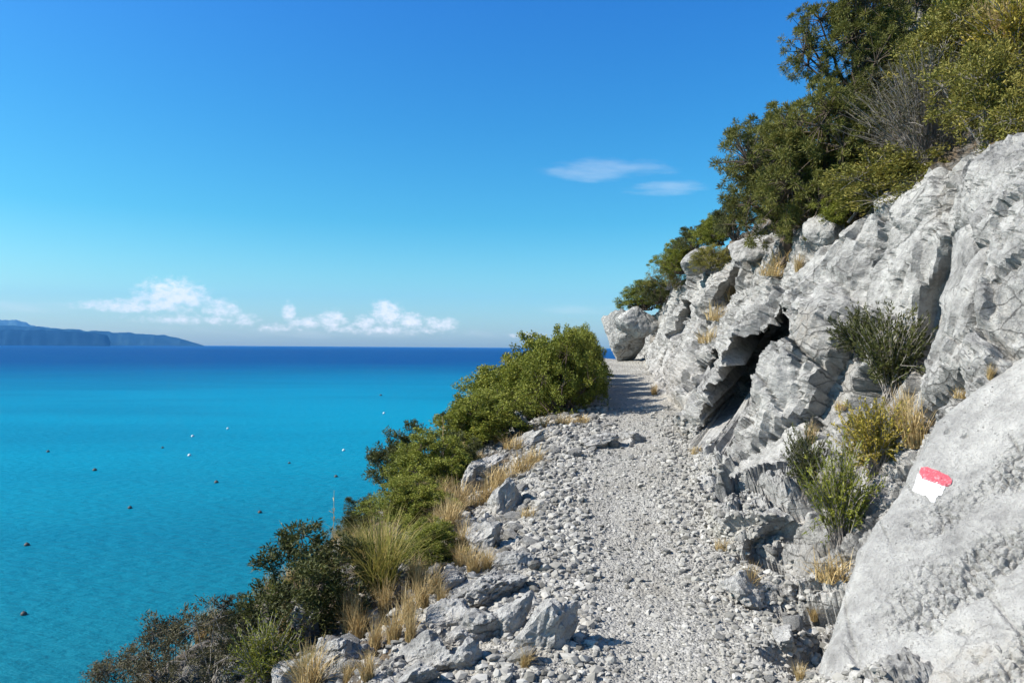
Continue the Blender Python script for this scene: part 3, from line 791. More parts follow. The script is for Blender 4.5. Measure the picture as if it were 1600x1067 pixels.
# gravel: joined small stones nobody could count
def gravel(n, srange, drange, lo, hi, bias):
    pos, nrm, u = scatter(n, srange, drange, None)
    bv, bf = ICO[1]
    base = []
    for k in range(10):
        g = np.random.default_rng(60 + k); base.append(bv * g.uniform(0.6, 1.15, (len(bv), 1)) * np.array((1.0, g.uniform(0.6, 1), g.uniform(0.4, 0.75))))
    base = np.array(base)[RNG.integers(0, 10, n)]
    size = (lo + (hi - lo) * u ** bias) * (0.75 + 0.06 * pos[:, 1])
    a = RNG.uniform(0, 6.283, n); b = RNG.normal(0, 0.45, n)
    ca, sa, cb, sb = np.cos(a), np.sin(a), np.cos(b), np.sin(b); z = np.zeros(n)
    Rm = np.stack([np.stack([ca, -sa * cb, sa * sb], -1), np.stack([sa, ca * cb, -ca * sb], -1), np.stack([z, sb, cb], -1)], 1)
    V = np.einsum('nij,nkj->nki', Rm, base) * size[:, None, None] + pos[:, None] + np.array((0, 0, 1)) * size[:, None, None] * 0.15
    nv = base.shape[1]
    Fc = (bf[None] + (np.arange(n) * nv)[:, None, None]).reshape(-1, 3)
    tint = np.repeat(np.clip(RNG.normal(0.55, 0.25, n), 0, 1), nv)
    return V.reshape(-1, 3), Fc, tint
parts = [gravel(1300, (kPL + 4, kPR), (3.0, 12), 0.008, 0.036, 2.6), gravel(10200, (kPL - 20, kPR + 26), (2.9, 12), 0.004, 0.022, 4.0), gravel(9500, (kPL - 80, kPL + 40), (3.0, 12), 0.008, 0.050, 3.2),
         gravel(3500, (kPR - 24, kPR + 60), (3.0, 10), 0.008, 0.038, 2.6)]
off = 0; Vs, Fs, Ts = [], [], []
for v_, f_, t_ in parts: Vs.append(v_); Fs.append(f_ + off); Ts.append(t_); off += len(v_)
gr = link('gravel', mesh_np('gravel', np.concatenate(Vs), np.concatenate(Fs), M_PEBBLE, np.concatenate(Ts)))
gr['kind'] = 'stuff'; gr['label'] = 'loose grey limestone gravel covering the path'

# ------------------------------------------------------------------ plants
def leaves(c, dirs, length, width, tint, rng):
    """diamond leaves: c base points, dirs unit directions"""
    n = len(c)
    r = rng.normal(size=(n, 3)); side = np.cross(dirs, r); side /= np.linalg.norm(side, axis=1, keepdims=True) + 1e-9
    L = (length * rng.uniform(0.6, 1.25, n))[:, None]; W = (width * rng.uniform(0.7, 1.3, n))[:, None]
    up = np.cross(side, dirs)
    V = np.stack([c, c + dirs * L * 0.5 + side * W * 0.5, c + dirs * L + up * L * 0.08, c + dirs * L * 0.5 - side * W * 0.5], 1)
    return V.reshape(-1, 3), np.arange(4 * n).reshape(n, 4), np.repeat(tint, 4)
def tubes(paths, sides=4):
    Vs, Fs = [], []; off = 0
    for pts, r0, r1 in paths:
        pts = np.asarray(pts); m = len(pts)
        tg = np.gradient(pts, axis=0); tg /= np.linalg.norm(tg, axis=1, keepdims=True) + 1e-9
        a = np.cross(tg, np.array((0.31, 0.87, 0.38))); a /= np.linalg.norm(a, axis=1, keepdims=True) + 1e-9
        b = np.cross(tg, a); rr = np.linspace(r0, r1, m)[:, None, None]
        ang = np.arange(sides) * 2 * math.pi / sides
        ring = pts[:, None] + rr * (np.cos(ang)[None, :, None] * a[:, None] + np.sin(ang)[None, :, None] * b[:, None])
        Vs.append(ring.reshape(-1, 3))
        i = np.arange(m - 1)[:, None] * sides + np.arange(sides)[None]; j = np.arange(m - 1)[:, None] * sides + (np.arange(sides)[None] + 1) % sides
        Fs.append(np.stack([i, j, j + sides, i + sides], -1).reshape(-1, 4) + off); off += m * sides
    return np.concatenate(Vs), np.concatenate(Fs)
def curve(a, b, bend, n=6, rng=None):
    t = np.linspace(0, 1, n)[:, None]; a = np.asarray(a); b = np.asarray(b)
    return a * (1 - t) + b * t + np.sin(t * math.pi) * np.asarray(bend) + (0 if rng is None else rng.normal(0, 0.012, (n, 3)) * np.linalg.norm(b - a) * (t > 0))
def unit(v): return v / (np.linalg.norm(v, axis=-1, keepdims=True) + 1e-9)

def bush_meshes(seed, leafm, barkm, lobes=14, clumps=14, per=36, L=0.055, Wd=0.016, shape=(0.5, 0.5, 1.0), clump_r=0.075, spire=0.0, lean=0.0, open_=0.0, up=0.35):
    """unit-height bush (1 high, 1 wide): lobes of leaf clumps on branches; returns foliage and branch meshes"""
    g = np.random.default_rng(seed)
    d = g.normal(size=(lobes, 3)); d[:, 2] = np.abs(d[:, 2]) * 1.1 + 0.05; d = unit(d)
    rad = g.uniform(0.45, 0.82, lobes) ** 0.8
    lc = d * rad[:, None] * np.array((shape[0], shape[1], shape[2] * 0.86)) + np.array((0, 0, 0.08))
    lr = g.uniform(0.13, 0.25, lobes)
    if spire:
        k = g.integers(0, lobes, max(1, lobes // 3)); lc[k, 2] += g.uniform(0, spire, len(k)); lr[k] *= 0.6
    C, D, T, paths = [], [], [], []
    for i in range(lobes):
        dd = g.normal(size=(clumps, 3)); dd[:, 2] += 0.25; dd = unit(dd)
        cc = lc[i] + dd * lr[i] * g.uniform(0.55, 1.1, (clumps, 1)) * np.array((1, 1, 1.1)); cc[:, 2] = np.maximum(cc[:, 2], 0.02)
        base = g.normal(0, 0.04, 3); base[2] = -0.06
        paths.append((curve(base, lc[i], (0, 0, -0.05 * g.random()), 6, g), 0.009 if open_ else 0.014, 0.004))
        for c_ in cc[:: 2 if not open_ else 1]: paths.append((curve(lc[i], c_, (0, 0, 0.01), 3), 0.0035, 0.0015))
        lobe_t = g.normal(0, 0.09)
        for j in range(clumps):
            n = int(per * g.uniform(0.7, 1.3))
            ld = unit(g.normal(size=(n, 3)) + dd[j] * 0.7 + np.array((0, 0, up)))
            cr = clump_r * g.uniform(0.7, 1.3)
            C.append(cc[j] + unit(g.normal(size=(n, 3))) * (cr * g.random((n, 1)) ** 0.5)); D.append(ld)
            T.append(np.clip(g.normal(0.45 + lobe_t + g.normal(0, 0.07), 0.17, n), 0, 1))
    V, Fc, t = leaves(np.concatenate(C), np.concatenate(D), L, Wd, np.concatenate(T), g)
    if lean: V[:, 0] += V[:, 2] * lean
    bv, bf = tubes(paths)
    if lean: bv[:, 0] += bv[:, 2] * lean
    return mesh_np('foliage', V, Fc, leafm, t), mesh_np('branches', bv, bf, barkm)

def broom_meshes(seed, leafm, barkm, stems=60, per=26, L=0.05, Wd=0.010, spread=0.55, bare=0.35, thick=0.008):
    """upright broom or heath: many thin stems fanning up from one root, leafy in the upper part"""
    g = np.random.default_rng(seed); paths, C, D, T = [], [], [], []
    for s in range(stems):
        a = g.uniform(0, 6.283); rr = spread * g.random() ** 0.6; h = g.uniform(0.55, 1.0) * (1 - 0.35 * (rr / max(spread, 1e-6)) ** 2)
        tip = np.array((math.cos(a) * rr, math.sin(a) * rr, h)); base = np.array((g.normal(0, 0.04), g.normal(0, 0.04), -0.05))
        bend = np.array((math.cos(a), math.sin(a), -0.3)) * -0.08 * g.random()
        c = curve(base, tip, bend, 7, g); paths.append((c, thick, thick * 0.35))
        st_t = g.normal(0.48, 0.14)
        for k in range(2):
            f = g.uniform(0.4, 0.8); p0 = c[int(f * 6)]; p1 = p0 + unit(tip - base + g.normal(0, 0.5, 3)) * g.uniform(0.12, 0.28)
            paths.append((curve(p0, p1, (0, 0, 0.01), 3), thick * 0.55, thick * 0.25))
            n = per // 2; u = g.uniform(0.2, 1.02, (n, 1)); C.append(p0 + (p1 - p0) * u + g.normal(0, 0.008, (n, 3)))
            D.append(unit(unit(p1 - p0) * 0.9 + g.normal(0, 0.45, (n, 3)))); T.append(np.clip(g.normal(st_t, 0.15, n), 0, 1))
        u = g.uniform(bare, 1.02, per); idx = u * 6; lo = np.clip(idx.astype(int), 0, 5); fr = (idx - lo)[:, None]
        C.append(c[lo] * (1 - fr) + c[lo + 1] * fr + g.normal(0, 0.006, (per, 3))); D.append(unit(unit(c[lo + 1] - c[lo]) * 0.9 + g.normal(0, 0.4, (per, 3))))
        T.append(np.clip(g.normal(st_t, 0.15, per), 0, 1))
    V, Fc, t = leaves(np.concatenate(C), np.concatenate(D), L, Wd, np.concatenate(T), g)
    bv, bf = tubes(paths, 3)
    return mesh_np('foliage', V, Fc, leafm, t), mesh_np('branches', bv, bf, barkm)

def tuft_mesh(seed, mat, blades=150, spread=0.5, width=0.012, droop=0.35, base_r=0.12, hmin=0.45):
    g = np.random.default_rng(seed); n = blades
    a = g.uniform(0, 6.283, n); rr = spread * g.random(n) ** 0.7; h = g.uniform(hmin, 1.0, n)
    ba = g.uniform(0, 6.283, n); br = base_r * np.sqrt(g.random(n))
    base = np.stack([np.cos(ba) * br, np.sin(ba) * br, np.full(n, -0.04)], 1)
    out = np.stack([np.cos(a), np.sin(a), np.zeros(n)], 1)
    rows = []
    side = np.stack([-np.sin(a + g.normal(0, 0.6, n)), np.cos(a), np.zeros(n)], 1)
    for k, tq in enumerate((0, 0.35, 0.7, 1.0)):
        c = base + out * (rr * tq ** 1.6)[:, None] + np.array((0, 0, 1.0)) * (h * (tq - droop * tq ** 3 * (rr / spread)))[:, None]
        wq = width * (1 - tq * 0.92) * 0.5
        rows += [c - side * wq, c + side * wq]
    V = np.stack(rows, 1).reshape(-1, 3)
    f = np.array([[0, 1, 3, 2], [2, 3, 5, 4], [4, 5, 7, 6]])
    Fc = (f[None] + (np.arange(n) * 8)[:, None, None]).reshape(-1, 4)
    return mesh_np('grass_blades', V, Fc, mat, np.repeat(np.clip(g.normal(0.5, 0.22, n), 0, 1), 8))

PROTO = {
    'green': [bush_meshes(500 + k, M_GREEN, M_BARK, lobes=30, clumps=15, per=92, L=0.027, Wd=0.013, clump_r=0.06) for k in range(3)],
    'dark': [bush_meshes(520 + k, M_DARK, M_BARK, lobes=19, clumps=14, per=52, L=0.042, Wd=0.012, spire=0.30, clump_r=0.06) for k in range(3)],
    'brown': [bush_meshes(540 + k, M_BROWN, M_TWIG, lobes=16, clumps=12, per=26, L=0.055, Wd=0.012, spire=0.25, open_=1.0, clump_r=0.06) for k in range(2)],
    'olive': [bush_meshes(560 + k, M_OLIVE, M_TWIG, lobes=22, clumps=14, per=50, L=0.042, Wd=0.011, open_=1.0, clump_r=0.07) for k in range(2)],
    'broom': [broom_meshes(580, M_BROOM, M_TWIG, 80, 56, Wd=0.015, spread=0.55)],
    'heath': [broom_meshes(590, M_DARK, M_TWIG, 70, 54, Wd=0.014, spread=0.46, bare=0.25, thick=0.006)],
    'heathgreen': [broom_meshes(595, M_GREEN, M_TWIG, 85, 44, Wd=0.013, spread=0.55, bare=0.25)],
    'dead': [broom_meshes(600, M_BROWN, M_TWIG, 210, 14, L=0.04, Wd=0.008, spread=0.65, bare=0.55, thick=0.004)],
}
TUFT = {'straw': [tuft_mesh(620 + k, M_STRAW, 170, 0.45, 0.016) for k in range(3)],
        'short': [tuft_mesh(630 + k, M_STRAW, 120, 0.6, 0.022, 0.5, 0.25, 0.3) for k in range(2)],
        'tussock': [tuft_mesh(640 + k, M_TUSSOCK, 420, 0.62, 0.010, 0.35, 0.10, 0.5) for k in range(2)]}
CNTK = {}
def place_plant(name, kind, loc, width, height, label, cat, group, rz=None):
    k = CNTK.get(kind, 0); CNTK[kind] = k + 1
    root = empty(name, loc, rz if rz is not None else random.uniform(0, 6.28), (width, width * random.uniform(0.85, 1.1), height))
    tag(root, label, cat, group)
    fol, br = PROTO[kind][k % len(PROTO[kind])]
    link('foliage', fol, root); link('branches', br, root)
    return root
def plant(px, py, wp, hp, kind, label, group, name='shrub', cat='shrub', d=None):
    if d is None:
        loc = rest_on(px, py)
        if loc is None: return
    else:
        loc = at(px, py, d)
    dd = loc.y
    return place_plant(name, kind, loc, wp / F * dd * 1.3, hp / F * dd * 1.18, label, cat, group)
GB = 'shrubs on the slope above the sea'
for a in [
    (876, 645, 96, 118, 'green', 'tall dense green bush beside the shaded bend of the path', GB),
    (902, 616, 66, 102, 'green', 'green bush behind the tallest bush, casting its shade over the path', GB, 'shrub', 'shrub', 13.6),
    (905, 625, 56, 92, 'green', 'green bush pressed against the right rear of the tallest bush', GB, 'shrub', 'shrub', 12.6),
    (906, 608, 56, 84, 'green', 'green bush in the middle of the row shading the path bend', GB, 'shrub', 'shrub', 14.4),
    (904, 616, 50, 84, 'green', 'narrow green bush between the row of bushes and the tallest one', GB, 'shrub', 'shrub', 13.3),
    (911, 595, 46, 70, 'green', 'small green bush near the far end of the row at the path bend', GB, 'shrub', 'shrub', 16.2),
    (908, 600, 56, 76, 'green', 'green bush farther along the path edge behind the tallest bush', GB, 'shrub', 'shrub', 15.2),
    (916, 590, 46, 62, 'green', 'small green bush at the bend of the path farthest from the viewer', GB, 'shrub', 'shrub', 17.2),
    (845, 652, 130, 118, 'green', 'green bush just left of the tallest bush by the path bend', GB),
    (800, 668, 130, 100, 'green', 'rounded green bush on the skyline against the deep blue sea', GB),
    (765, 690, 120, 84, 'green', 'spreading green bush below the small pale skyline rock', GB),
    (735, 705, 90, 70, 'dark', 'low dark bush right of the pale rock on the skyline', GB),
    (715, 745, 90, 66, 'dark', 'low dark bush above the narrow upright rock', GB),
    (672, 765, 110, 84, 'green', 'green bush right of the spiky dark bush', GB),
    (625, 775, 92, 100, 'dark', 'spiky dark bush standing up against the turquoise sea', GB),
    (640, 815, 110, 62, 'green', 'low green bush above the big grass tussock', GB),
    (560, 832, 62, 52, 'dark', 'small dark bush left of the big grass tussock top', GB),
    (478, 975, 170, 150, 'dark', 'largest dark bush at the cliff edge above the rough outcrop', GB),
    (668, 880, 80, 70, 'green', 'small leafy green bush right of the big grass tussock', GB),
    (265, 1078, 130, 112, 'brown', 'brownish bush with one tall sprig at bottom left', GB),
    (330, 1070, 120, 120, 'brown', 'brownish dark bush with a tufted top left of the rock rib', GB),
    (372, 990, 62, 50, 'dark', 'small dark bush above the steep rock rib', GB),
    (415, 1072, 100, 100, 'heathgreen', 'green twiggy bush right of the steep rock rib', GB),
    (190, 1095, 120, 70, 'brown', 'lowest thin bush at the bottom left corner of the land', GB),
    (430, 960, 50, 60, 'heathgreen', 'thin green shrub under the left side of the largest dark bush', GB),
]: plant(*a)
GR = 'shrubs on the rim above the rock face'
for a in [
    (1010, 482, 70, 40, 'green', 'green shrub on top of the boulder at the path end', GR, 'shrub', 'shrub', 21.0),
    (1045, 450, 62, 46, 'olive', 'olive shrub on the ridge right of the far boulder', GR, 'shrub', 'shrub', 18.0),
    (1085, 388, 52, 36, 'dark', 'small dark shrub on the ridge below the tree', GR, 'shrub', 'shrub', 16.0),
    (1030, 472, 50, 40, 'dark', 'dark little shrub behind the green one on the path end boulder', GR, 'shrub', 'shrub', 19.5),
    (1062, 425, 60, 46, 'green', 'green shrub on the skyline halfway between far boulder and tree', GR, 'shrub', 'shrub', 17.0),
    (1148, 372, 60, 60, 'dark', 'dark shrub tucked under the lower left tree', GR, 'shrub', 'shrub', 13.0),
    (1112, 425, 52, 40, 'olive', 'low olive shrub beside the grey rock knob', GR, 'shrub', 'shrub', 14.0),
    (1125, 380, 60, 50, 'green', 'small green shrub under the left side of the tree', GR, 'shrub', 'shrub', 14.5),
    (1400, 345, 170, 100, 'olive', 'low spreading yellow green shrub on the rock rim under the grey twigs', GR, 'shrub', 'shrub', 7.9),
    (1345, 345, 90, 60, 'green', 'small green shrub at the foot of the tree by a bare pale branch', GR, 'shrub', 'shrub', 8.4),
    (1450, 260, 170, 160, 'dead', 'greyish bare twiggy bush right of the tree', GR, 'shrub', 'shrub', 8.0),
    (1545, 225, 170, 150, 'olive', 'yellow green bush on the rim at the right edge of the photo', GR, 'shrub', 'shrub', 6.8),
    (1500, 150, 150, 130, 'olive', 'olive bush above the grey twiggy bush', GR, 'shrub', 'shrub', 8.6),
    (1590, 120, 130, 130, 'broom', 'upright yellowish broom bush in the top right corner', GR, 'shrub', 'shrub', 7.8),
    (1420, 190, 120, 90, 'brown', 'brownish bush between the tree and the olive bush', GR, 'shrub', 'shrub', 9.4),
    (1530, 60, 110, 100, 'green', 'green bush at the top edge beside the steep pale rock', GR, 'shrub', 'shrub', 10.5),
    (1420, 90, 110, 120, 'dark', 'dark bush behind the tree at the top edge', GR, 'shrub', 'shrub', 12.0),
    (1640, 260, 150, 150, 'olive', 'dense olive bush half cut by the right edge of the photo', GR, 'shrub', 'shrub', 6.2),
]: plant(*a)
GW = 'plants rooted in the rock face'
for a in [
    (1392, 618, 105, 135, 'heath', 'tall straggly dark shrub in the gully of the rock face', GW),
    (1345, 560, 90, 80, 'heath', 'leaning open twiggy shrub left of the straggly dark shrub', GW),
    (1312, 848, 92, 150, 'heathgreen', 'green twiggy shrub at the left edge of the big slab', GW),
    (1370, 740, 100, 112, 'broom', 'yellow green broom behind the green twiggy shrub', GW),
    (1258, 778, 60, 110, 'heath', 'thin dark twigs leaning left from the green twiggy shrub', GW),
]: plant(*a)

# ---- trees on the rim
def tree(px, py, d, height, crown, label, seed, clumps=420, per=90):
    g = np.random.default_rng(seed)
    root = empty('juniper_tree', at(px, py, d)); tag(root, label, 'tree', 'trees on the rim')
    cx, cz, rx, ry, rz = crown                          # crown centre offset and radii in metres
    lob = 34
    dd = unit(g.normal(size=(lob, 3))); lc = dd * g.uniform(0.35, 0.9, (lob, 1)) * np.array((rx, ry, rz)) + np.array((cx, 0, cz))
    # the crown leans: it follows the slope, wider at the bottom left
    paths = [(curve((0, 0, -0.4), (cx * 0.4, 0, cz * 0.7), (0.10, 0, 0.05), 8, g), 0.10, 0.05)]
    C, D, T, bl = [], [], [], []
    for i in range(lob):
        st = np.array((cx * 0.4, 0, cz * 0.7)) * g.uniform(0.3, 1.0)
        paths.append((curve(st, lc[i], (0, 0, 0.1 * g.normal()), 7, g), 0.032, 0.012))
        lr = g.uniform(0.26, 0.46); n_c = clumps // lob
        cd = g.normal(size=(n_c, 3)); cd[:, 2] += 0.45; cd = unit(cd)
        cc = lc[i] + cd * lr * g.uniform(0.6, 1.08, (n_c, 1))
        lt = g.normal(0, 0.07)
        for j in range(n_c):
            paths.append((curve(lc[i], cc[j], (0, 0, 0.01), 3), 0.008, 0.003))
            n = int(per * g.uniform(0.7, 1.3)); r = g.uniform(0.075, 0.13)
            v = unit(g.normal(size=(n, 3)) + cd[j] * 0.5 + np.array((0, 0, 0.3)))
            C.append(cc[j] + v * r * 0.55 * g.random((n, 1))); D.append(unit(v + g.normal(0, 0.25, (n, 3)))); T.append(np.clip(g.normal(0.47 + lt + g.normal(0, 0.06), 0.15, n), 0, 1))
    V, Fc, t = leaves(np.concatenate(C), np.concatenate(D), 0.055, 0.0095, np.concatenate(T), g)
    link('crown', mesh_np('crown', V, Fc, M_PINE, t), root)
    bv, bf = tubes(paths, 5); link('trunk', mesh_np('trunk', bv, bf, M_BARK), root)
    return root
tree(1300, 365, 9.3, 3.0, (-0.15, 0.95, 1.08, 0.9, 1.05), 'broad green juniper tree in front on the rim, hanging over the rock face', 41, 820, 120)
tree(1222, 372, 10.2, 2.0, (-0.08, 0.75, 0.68, 0.8, 0.90), 'lower left juniper tree reaching out towards the sky', 42, 560, 115)
tree(1345, 225, 10.8, 3.2, (-0.15, 1.15, 0.90, 0.9, 1.35), 'tallest juniper tree at the top, cut by the photo edge', 43, 700, 110)
tree(1425, 190, 11.5, 3.0, (0.0, 1.3, 0.9, 0.8, 1.1), 'rear juniper tree at the top right of the tallest one', 44, 440, 100)

# bare pale branch below the tree
bp = [(at(1325, 348, 8.3)), (at(1345, 322, 8.25)), (at(1362, 306, 8.2)), (at(1372, 300, 8.1)), (at(1392, 292, 8.0))]
bv, bf = tubes([([tuple(v) for v in bp], 0.016, 0.008), ([tuple(bp[2]), tuple(at(1368, 285, 8.1)), tuple(at(1385, 270, 8.0))], 0.009, 0.004)], 6)
bo = link('dead_branch', mesh_np('dead_branch', bv - np.array(bp[0]), bf, M_TWIG)); bo.location = bp[0]
tag(bo, 'bare pale dead branch curving over the rock rim below the tree', 'branch')

# ---- grasses
def tuft(px, py, wp, hp, kind, label, group, d=None):
    loc = rest_on(px, py) if d is None else at(px, py, d)
    if loc is None: return
    dd = loc.y; k = CNTK.get(kind, 0); CNTK[kind] = k + 1
    o = link('grass_tuft', random.choice(TUFT[kind])); o.location = loc
    o.rotation_euler = (random.uniform(-0.1, 0.1), random.uniform(-0.1, 0.1), random.uniform(0, 6.28))
    o.scale = (wp / F * dd * 1.35, wp / F * dd * 1.35, hp / F * dd * 1.25); tag(o, label, 'grass', group)
tuft(598, 925, 150, 135, 'tussock', 'largest green and gold grass tussock right of the largest dark bush', 'grass tussocks')
tuft(560, 880, 80, 70, 'tussock', 'smaller tussock behind the left side of the largest tussock', 'grass tussocks')
tuft(480, 1065, 60, 55, 'tussock', 'yellow green tussock left of the broad grey boulder', 'grass tussocks')
GS = 'dry straw grass on the bank'
for (px, py, wp, hp) in [(600, 960, 60, 70), (635, 975, 60, 75), (660, 950, 60, 60), (615, 1005, 60, 70), (585, 1015, 50, 60), (640, 1000, 50, 60),
                         (680, 925, 60, 50), (575, 1060, 60, 50), (655, 915, 50, 50), (555, 985, 50, 50), (545, 1065, 50, 40), (690, 945, 40, 40)]:
    tuft(px, py, wp, hp, 'straw', 'dry golden grass on the bank between tussock and rock pile', GS)
for k in range(70):
    ti = int(np.searchsorted(tt, math.log(random.uniform(4.0, 10.5)))); si = int(random.uniform(KS[5] - 14, KS[6] + 34))
    q_ = PG[ti, si]; sz = random.uniform(0.22, 0.5)
    o = link('grass_tuft', random.choice(TUFT['straw'])); o.location = q_; o.rotation_euler = (0, 0, random.uniform(0, 6.28)); o.scale = (sz, sz, sz * random.uniform(0.7, 1.0))
    tag(o, 'dry golden grass clump on the stony bank ' + ('at the bottom of the photo' if q_[1] < 5 else 'beside the largest tussock' if q_[1] < 7.5 else 'below the green bushes'), 'grass', 'scattered dry grass of the bank')
for (px, py, wp, hp) in [(715, 800, 70, 60), (700, 830, 70, 60), (725, 860, 60, 55), (690, 790, 50, 50), (740, 895, 60, 50), (760, 890, 50, 40), (720, 885, 50, 45)]:
    tuft(px, py, wp, hp, 'straw', 'pale brown dry grass above the rock pile on the bank', 'dry straw grass above the rock pile')
for (px, py, wp, hp) in [(765, 775, 50, 36), (790, 752, 52, 36), (815, 735, 52, 36), (835, 722, 40, 30), (775, 760, 50, 40), (750, 790, 50, 40), (800, 700, 40, 30)]:
    tuft(px, py, wp, hp, 'short', 'brown dry grass in the strip beside the pale pointed boulder', 'brown grass strip at path edge')
for (px, py, wp, hp) in [(850, 668, 36, 22), (880, 662, 36, 20), (908, 660, 36, 16), (830, 678, 30, 20)]:
    tuft(px, py, wp, hp, 'short', 'short yellow grass in front of the tallest green bush', 'yellow grass under the bush')
for (px, py, wp, hp, kind, lab) in [
    (820, 1040, 46, 34, 'straw', 'yellow grass tuft at the foot of the tall pale boulder'),
    (1168, 928, 50, 58, 'straw', 'dry feathery grass tuft at the right side of the path'),
    (1300, 905, 80, 50, 'short', 'pale matted dry grass under the green twiggy shrub'),
    (1272, 968, 34, 30, 'straw', 'small yellow grass tuft left of the big slab'),
    (1250, 1062, 36, 30, 'straw', 'yellow grass tuft at the bottom left corner of the big slab'),
    (1430, 695, 90, 85, 'straw', 'large pale dry grass cushion right of the yellow broom'),
    (1412, 668, 80, 70, 'straw', 'dry pale grass behind the yellow broom'),
    (1268, 692, 34, 40, 'straw', 'small blond grass tuft on the rock above the thin twigs'),
    (1313, 640, 24, 20, 'short', 'tiny pale grass tuft on the rock below the open shrub'),
    (1547, 592, 26, 28, 'straw', 'small golden tuft in a crack of the rock at right'),
    (1505, 622, 40, 22, 'short', 'low dry grass along the top edge of the big slab'),
    (1022, 616, 26, 20, 'straw', 'golden grass tuft at the wall foot beyond the shade'),
    (985, 545, 34, 14, 'short', 'thin yellow grass at the foot of the far boulder'),
    (945, 560, 20, 12, 'short', 'yellow grass at the far end of the path'),
    (1120, 500, 50, 34, 'short', 'dry grass on the ledge below the dark hollow'),
    (1140, 470, 44, 30, 'short', 'pale dry grass beside the dark hollow'),
    (1105, 535, 40, 30, 'short', 'dry grass patch low on the ledge left of the cave'),
    (1225, 415, 60, 36, 'short', 'rusty dry grass on the ledge under the tree'),
    (1205, 430, 50, 30, 'short', 'tan dry grass left part of the ledge under the tree'),
    (1248, 425, 34, 36, 'straw', 'upright dry stalks on the ledge under the tree'),
    (1128, 858, 26, 22, 'short', 'little dry tuft on the rounded apron rock'),
    (1088, 708, 24, 14, 'short', 'little dry tuft at the wall foot left of the cave'),
    (825, 808, 30, 22, 'short', 'little pale tuft among the rubble below the pointed boulder'),
]: tuft(px, py, wp, hp, kind, lab, 'grass tufts by the path')
tuft(1575, 75, 130, 90, 'straw', 'tall dry yellow grass in the top right corner', 'dry grass on the hill', 8.0)
tuft(1530, 60, 90, 70, 'straw', 'dry yellow grass beside the green bush at the top edge', 'dry grass on the hill', 8.8)

# dry stalks standing against the sea
for (px, py, hp, lab) in [(518, 838, 72, 'pale dry flower stalk against the sea beside the largest dark bush'), (456, 842, 30, 'thin dry stalk leaning over the top of the largest dark bush'),
                          (690, 690, 40, 'thin pale stalk beside the skyline rock')]:
    loc = rest_on(px, py) or at(px, py, 9.0)
    d = loc.y; h = hp / F * d; g = np.random.default_rng(px)
    pa = [(curve((0, 0, -0.1), (0.05 * h if px != 456 else -0.7 * h, 0, h), (0.03 * h, 0, 0), 6, g), 0.005, 0.003)]
    for k in range(7):
        f = g.uniform(0.45, 1); c = pa[0][0][int(f * 5)]; pa.append((curve(c, c + unit(g.normal(size=3) + (0, 0, 1)) * h * 0.12, (0, 0, 0), 3), 0.003, 0.005))
    v_, f_ = tubes(pa, 4); o = link('dry_stalk', mesh_np('dry_stalk', v_, f_, M_STRAW, np.full(len(v_), 0.8))); o.location = loc
    tag(o, lab, 'stalk', 'dry stalks on the bank')

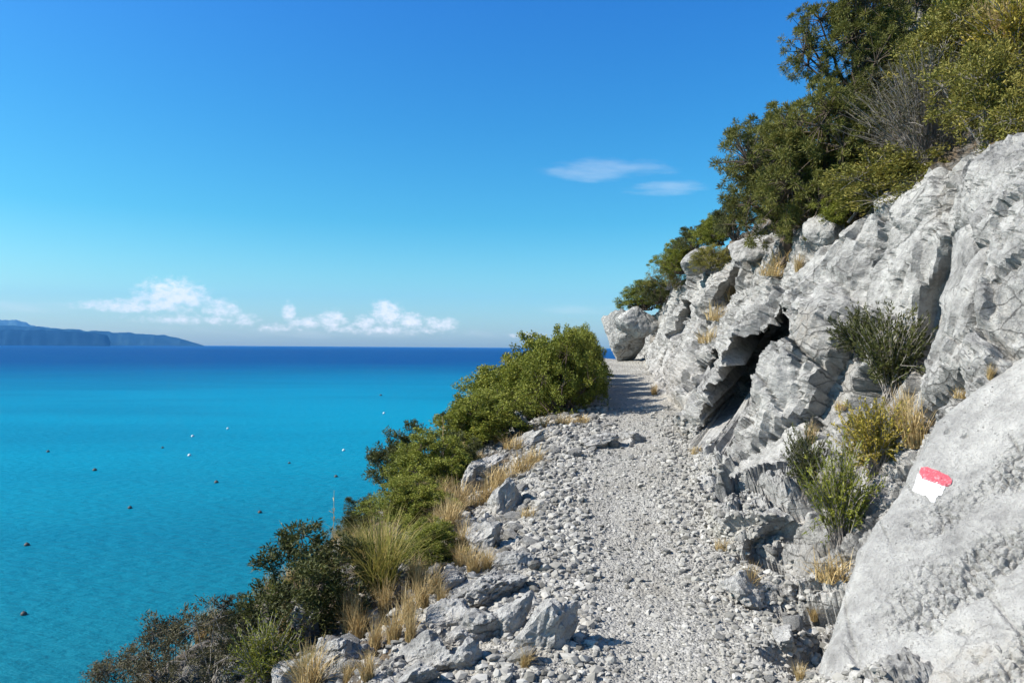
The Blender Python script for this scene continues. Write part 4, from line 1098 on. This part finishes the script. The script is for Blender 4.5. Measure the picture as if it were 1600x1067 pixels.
# ------------------------------------------------------------------ buoys on the sea
def buoy_mesh(mat):
    """round float with a collar and an eye on top"""
    v, f = ICO[3]; b = bmesh.new()
    vs = [b.verts.new(x * np.array((1, 1, 0.92))) for x in v]
    for fa in f: b.faces.new([vs[k] for k in fa])
    for z, r, h in ((0.0, 1.03, 0.10), (0.95, 0.22, 0.28)):
        bmesh.ops.create_cone(b, cap_ends=True, segments=20, radius1=r, radius2=r, depth=h, matrix=Matrix.Translation((0, 0, z)))
    me = bpy.data.meshes.new('buoy'); b.to_mesh(me); b.free(); me.materials.append(mat); return me
BM = {'dark': buoy_mesh(M_BUOY), 'white': buoy_mesh(M_BUOYW)}
for (px, py, size, kind, lab) in [
    (37, 960, 11, 'dark', 'nearest round dark buoy on the sea at lower left'), (42, 852, 10, 'dark', 'dark buoy straight above the nearest one at left'),
    (203, 794, 8, 'dark', 'dark buoy in the middle between sea edge and dark bush'), (148, 735, 8, 'dark', 'dark buoy upper left of the middle one'),
    (338, 754, 8, 'dark', 'dark buoy at the centre of the turquoise water'), (406, 801, 8, 'dark', 'dark buoy close above the largest dark bush'),
    (75, 706, 6, 'dark', 'small dark buoy far out near the left edge'), (525, 745, 7, 'dark', 'dark buoy left of the spiky dark bush'),
    (296, 712, 7, 'white', 'white buoy left of the centre of the bay'), (301, 682, 6, 'white', 'small white float far out in the bay'),
    (356, 670, 5, 'white', 'tiny white float farthest out above the centre buoy'), (254, 700, 5, 'dark', 'faint dark float left of the white buoys'),
    (452, 724, 5, 'dark', 'faint dark float between centre and spiky bush'), (537, 704, 6, 'white', 'white buoy upper right near the spiky dark bush'),
    (595, 618, 5, 'dark', 'tiny dark float farthest out left of the green bushes'), (600, 646, 5, 'white', 'tiny pale float below the farthest dark one'),
    (682, 662, 6, 'dark', 'small dark float next to the pale skyline rock')]:
    r_ = ray(px, py); d = (SEA - EYE) / r_.z; c = Vector((0, 0, EYE)) + r_ * d
    o = link('buoy', BM[kind]); o.location = (c.x, c.y, SEA + 0.12); o.rotation_euler = (0.1, 0.05, px)
    o.scale = (size / F * d * 0.40,) * 3; tag(o, lab, 'buoy', 'buoys floating in the bay')

# ------------------------------------------------------------------ haze
HAZE = 2.7e-5
b = bmesh.new(); bmesh.ops.create_cube(b, size=1.0)
me = bpy.data.meshes.new('haze'); b.to_mesh(me); b.free()
hm = bpy.data.materials.new('air'); hm.use_nodes = True; t = NT(hm.node_tree)
pv = t.n('ShaderNodeVolumePrincipled', i_Color=(0.09, 0.37, 0.80, 1), i_Density=HAZE, i_Anisotropy=0.0)
t.n('ShaderNodeOutputMaterial', i_Volume=pv.outputs[0])
me.materials.append(hm)
hz = link('haze', me); hz['kind'] = 'stuff'; hz['label'] = 'pale blue haze in the air over the sea'
TOPZ = 1700.0
hz.scale = (50000, 50000, TOPZ - (SEA - 14)); hz.location = (0, 0, (TOPZ + SEA - 14) / 2)
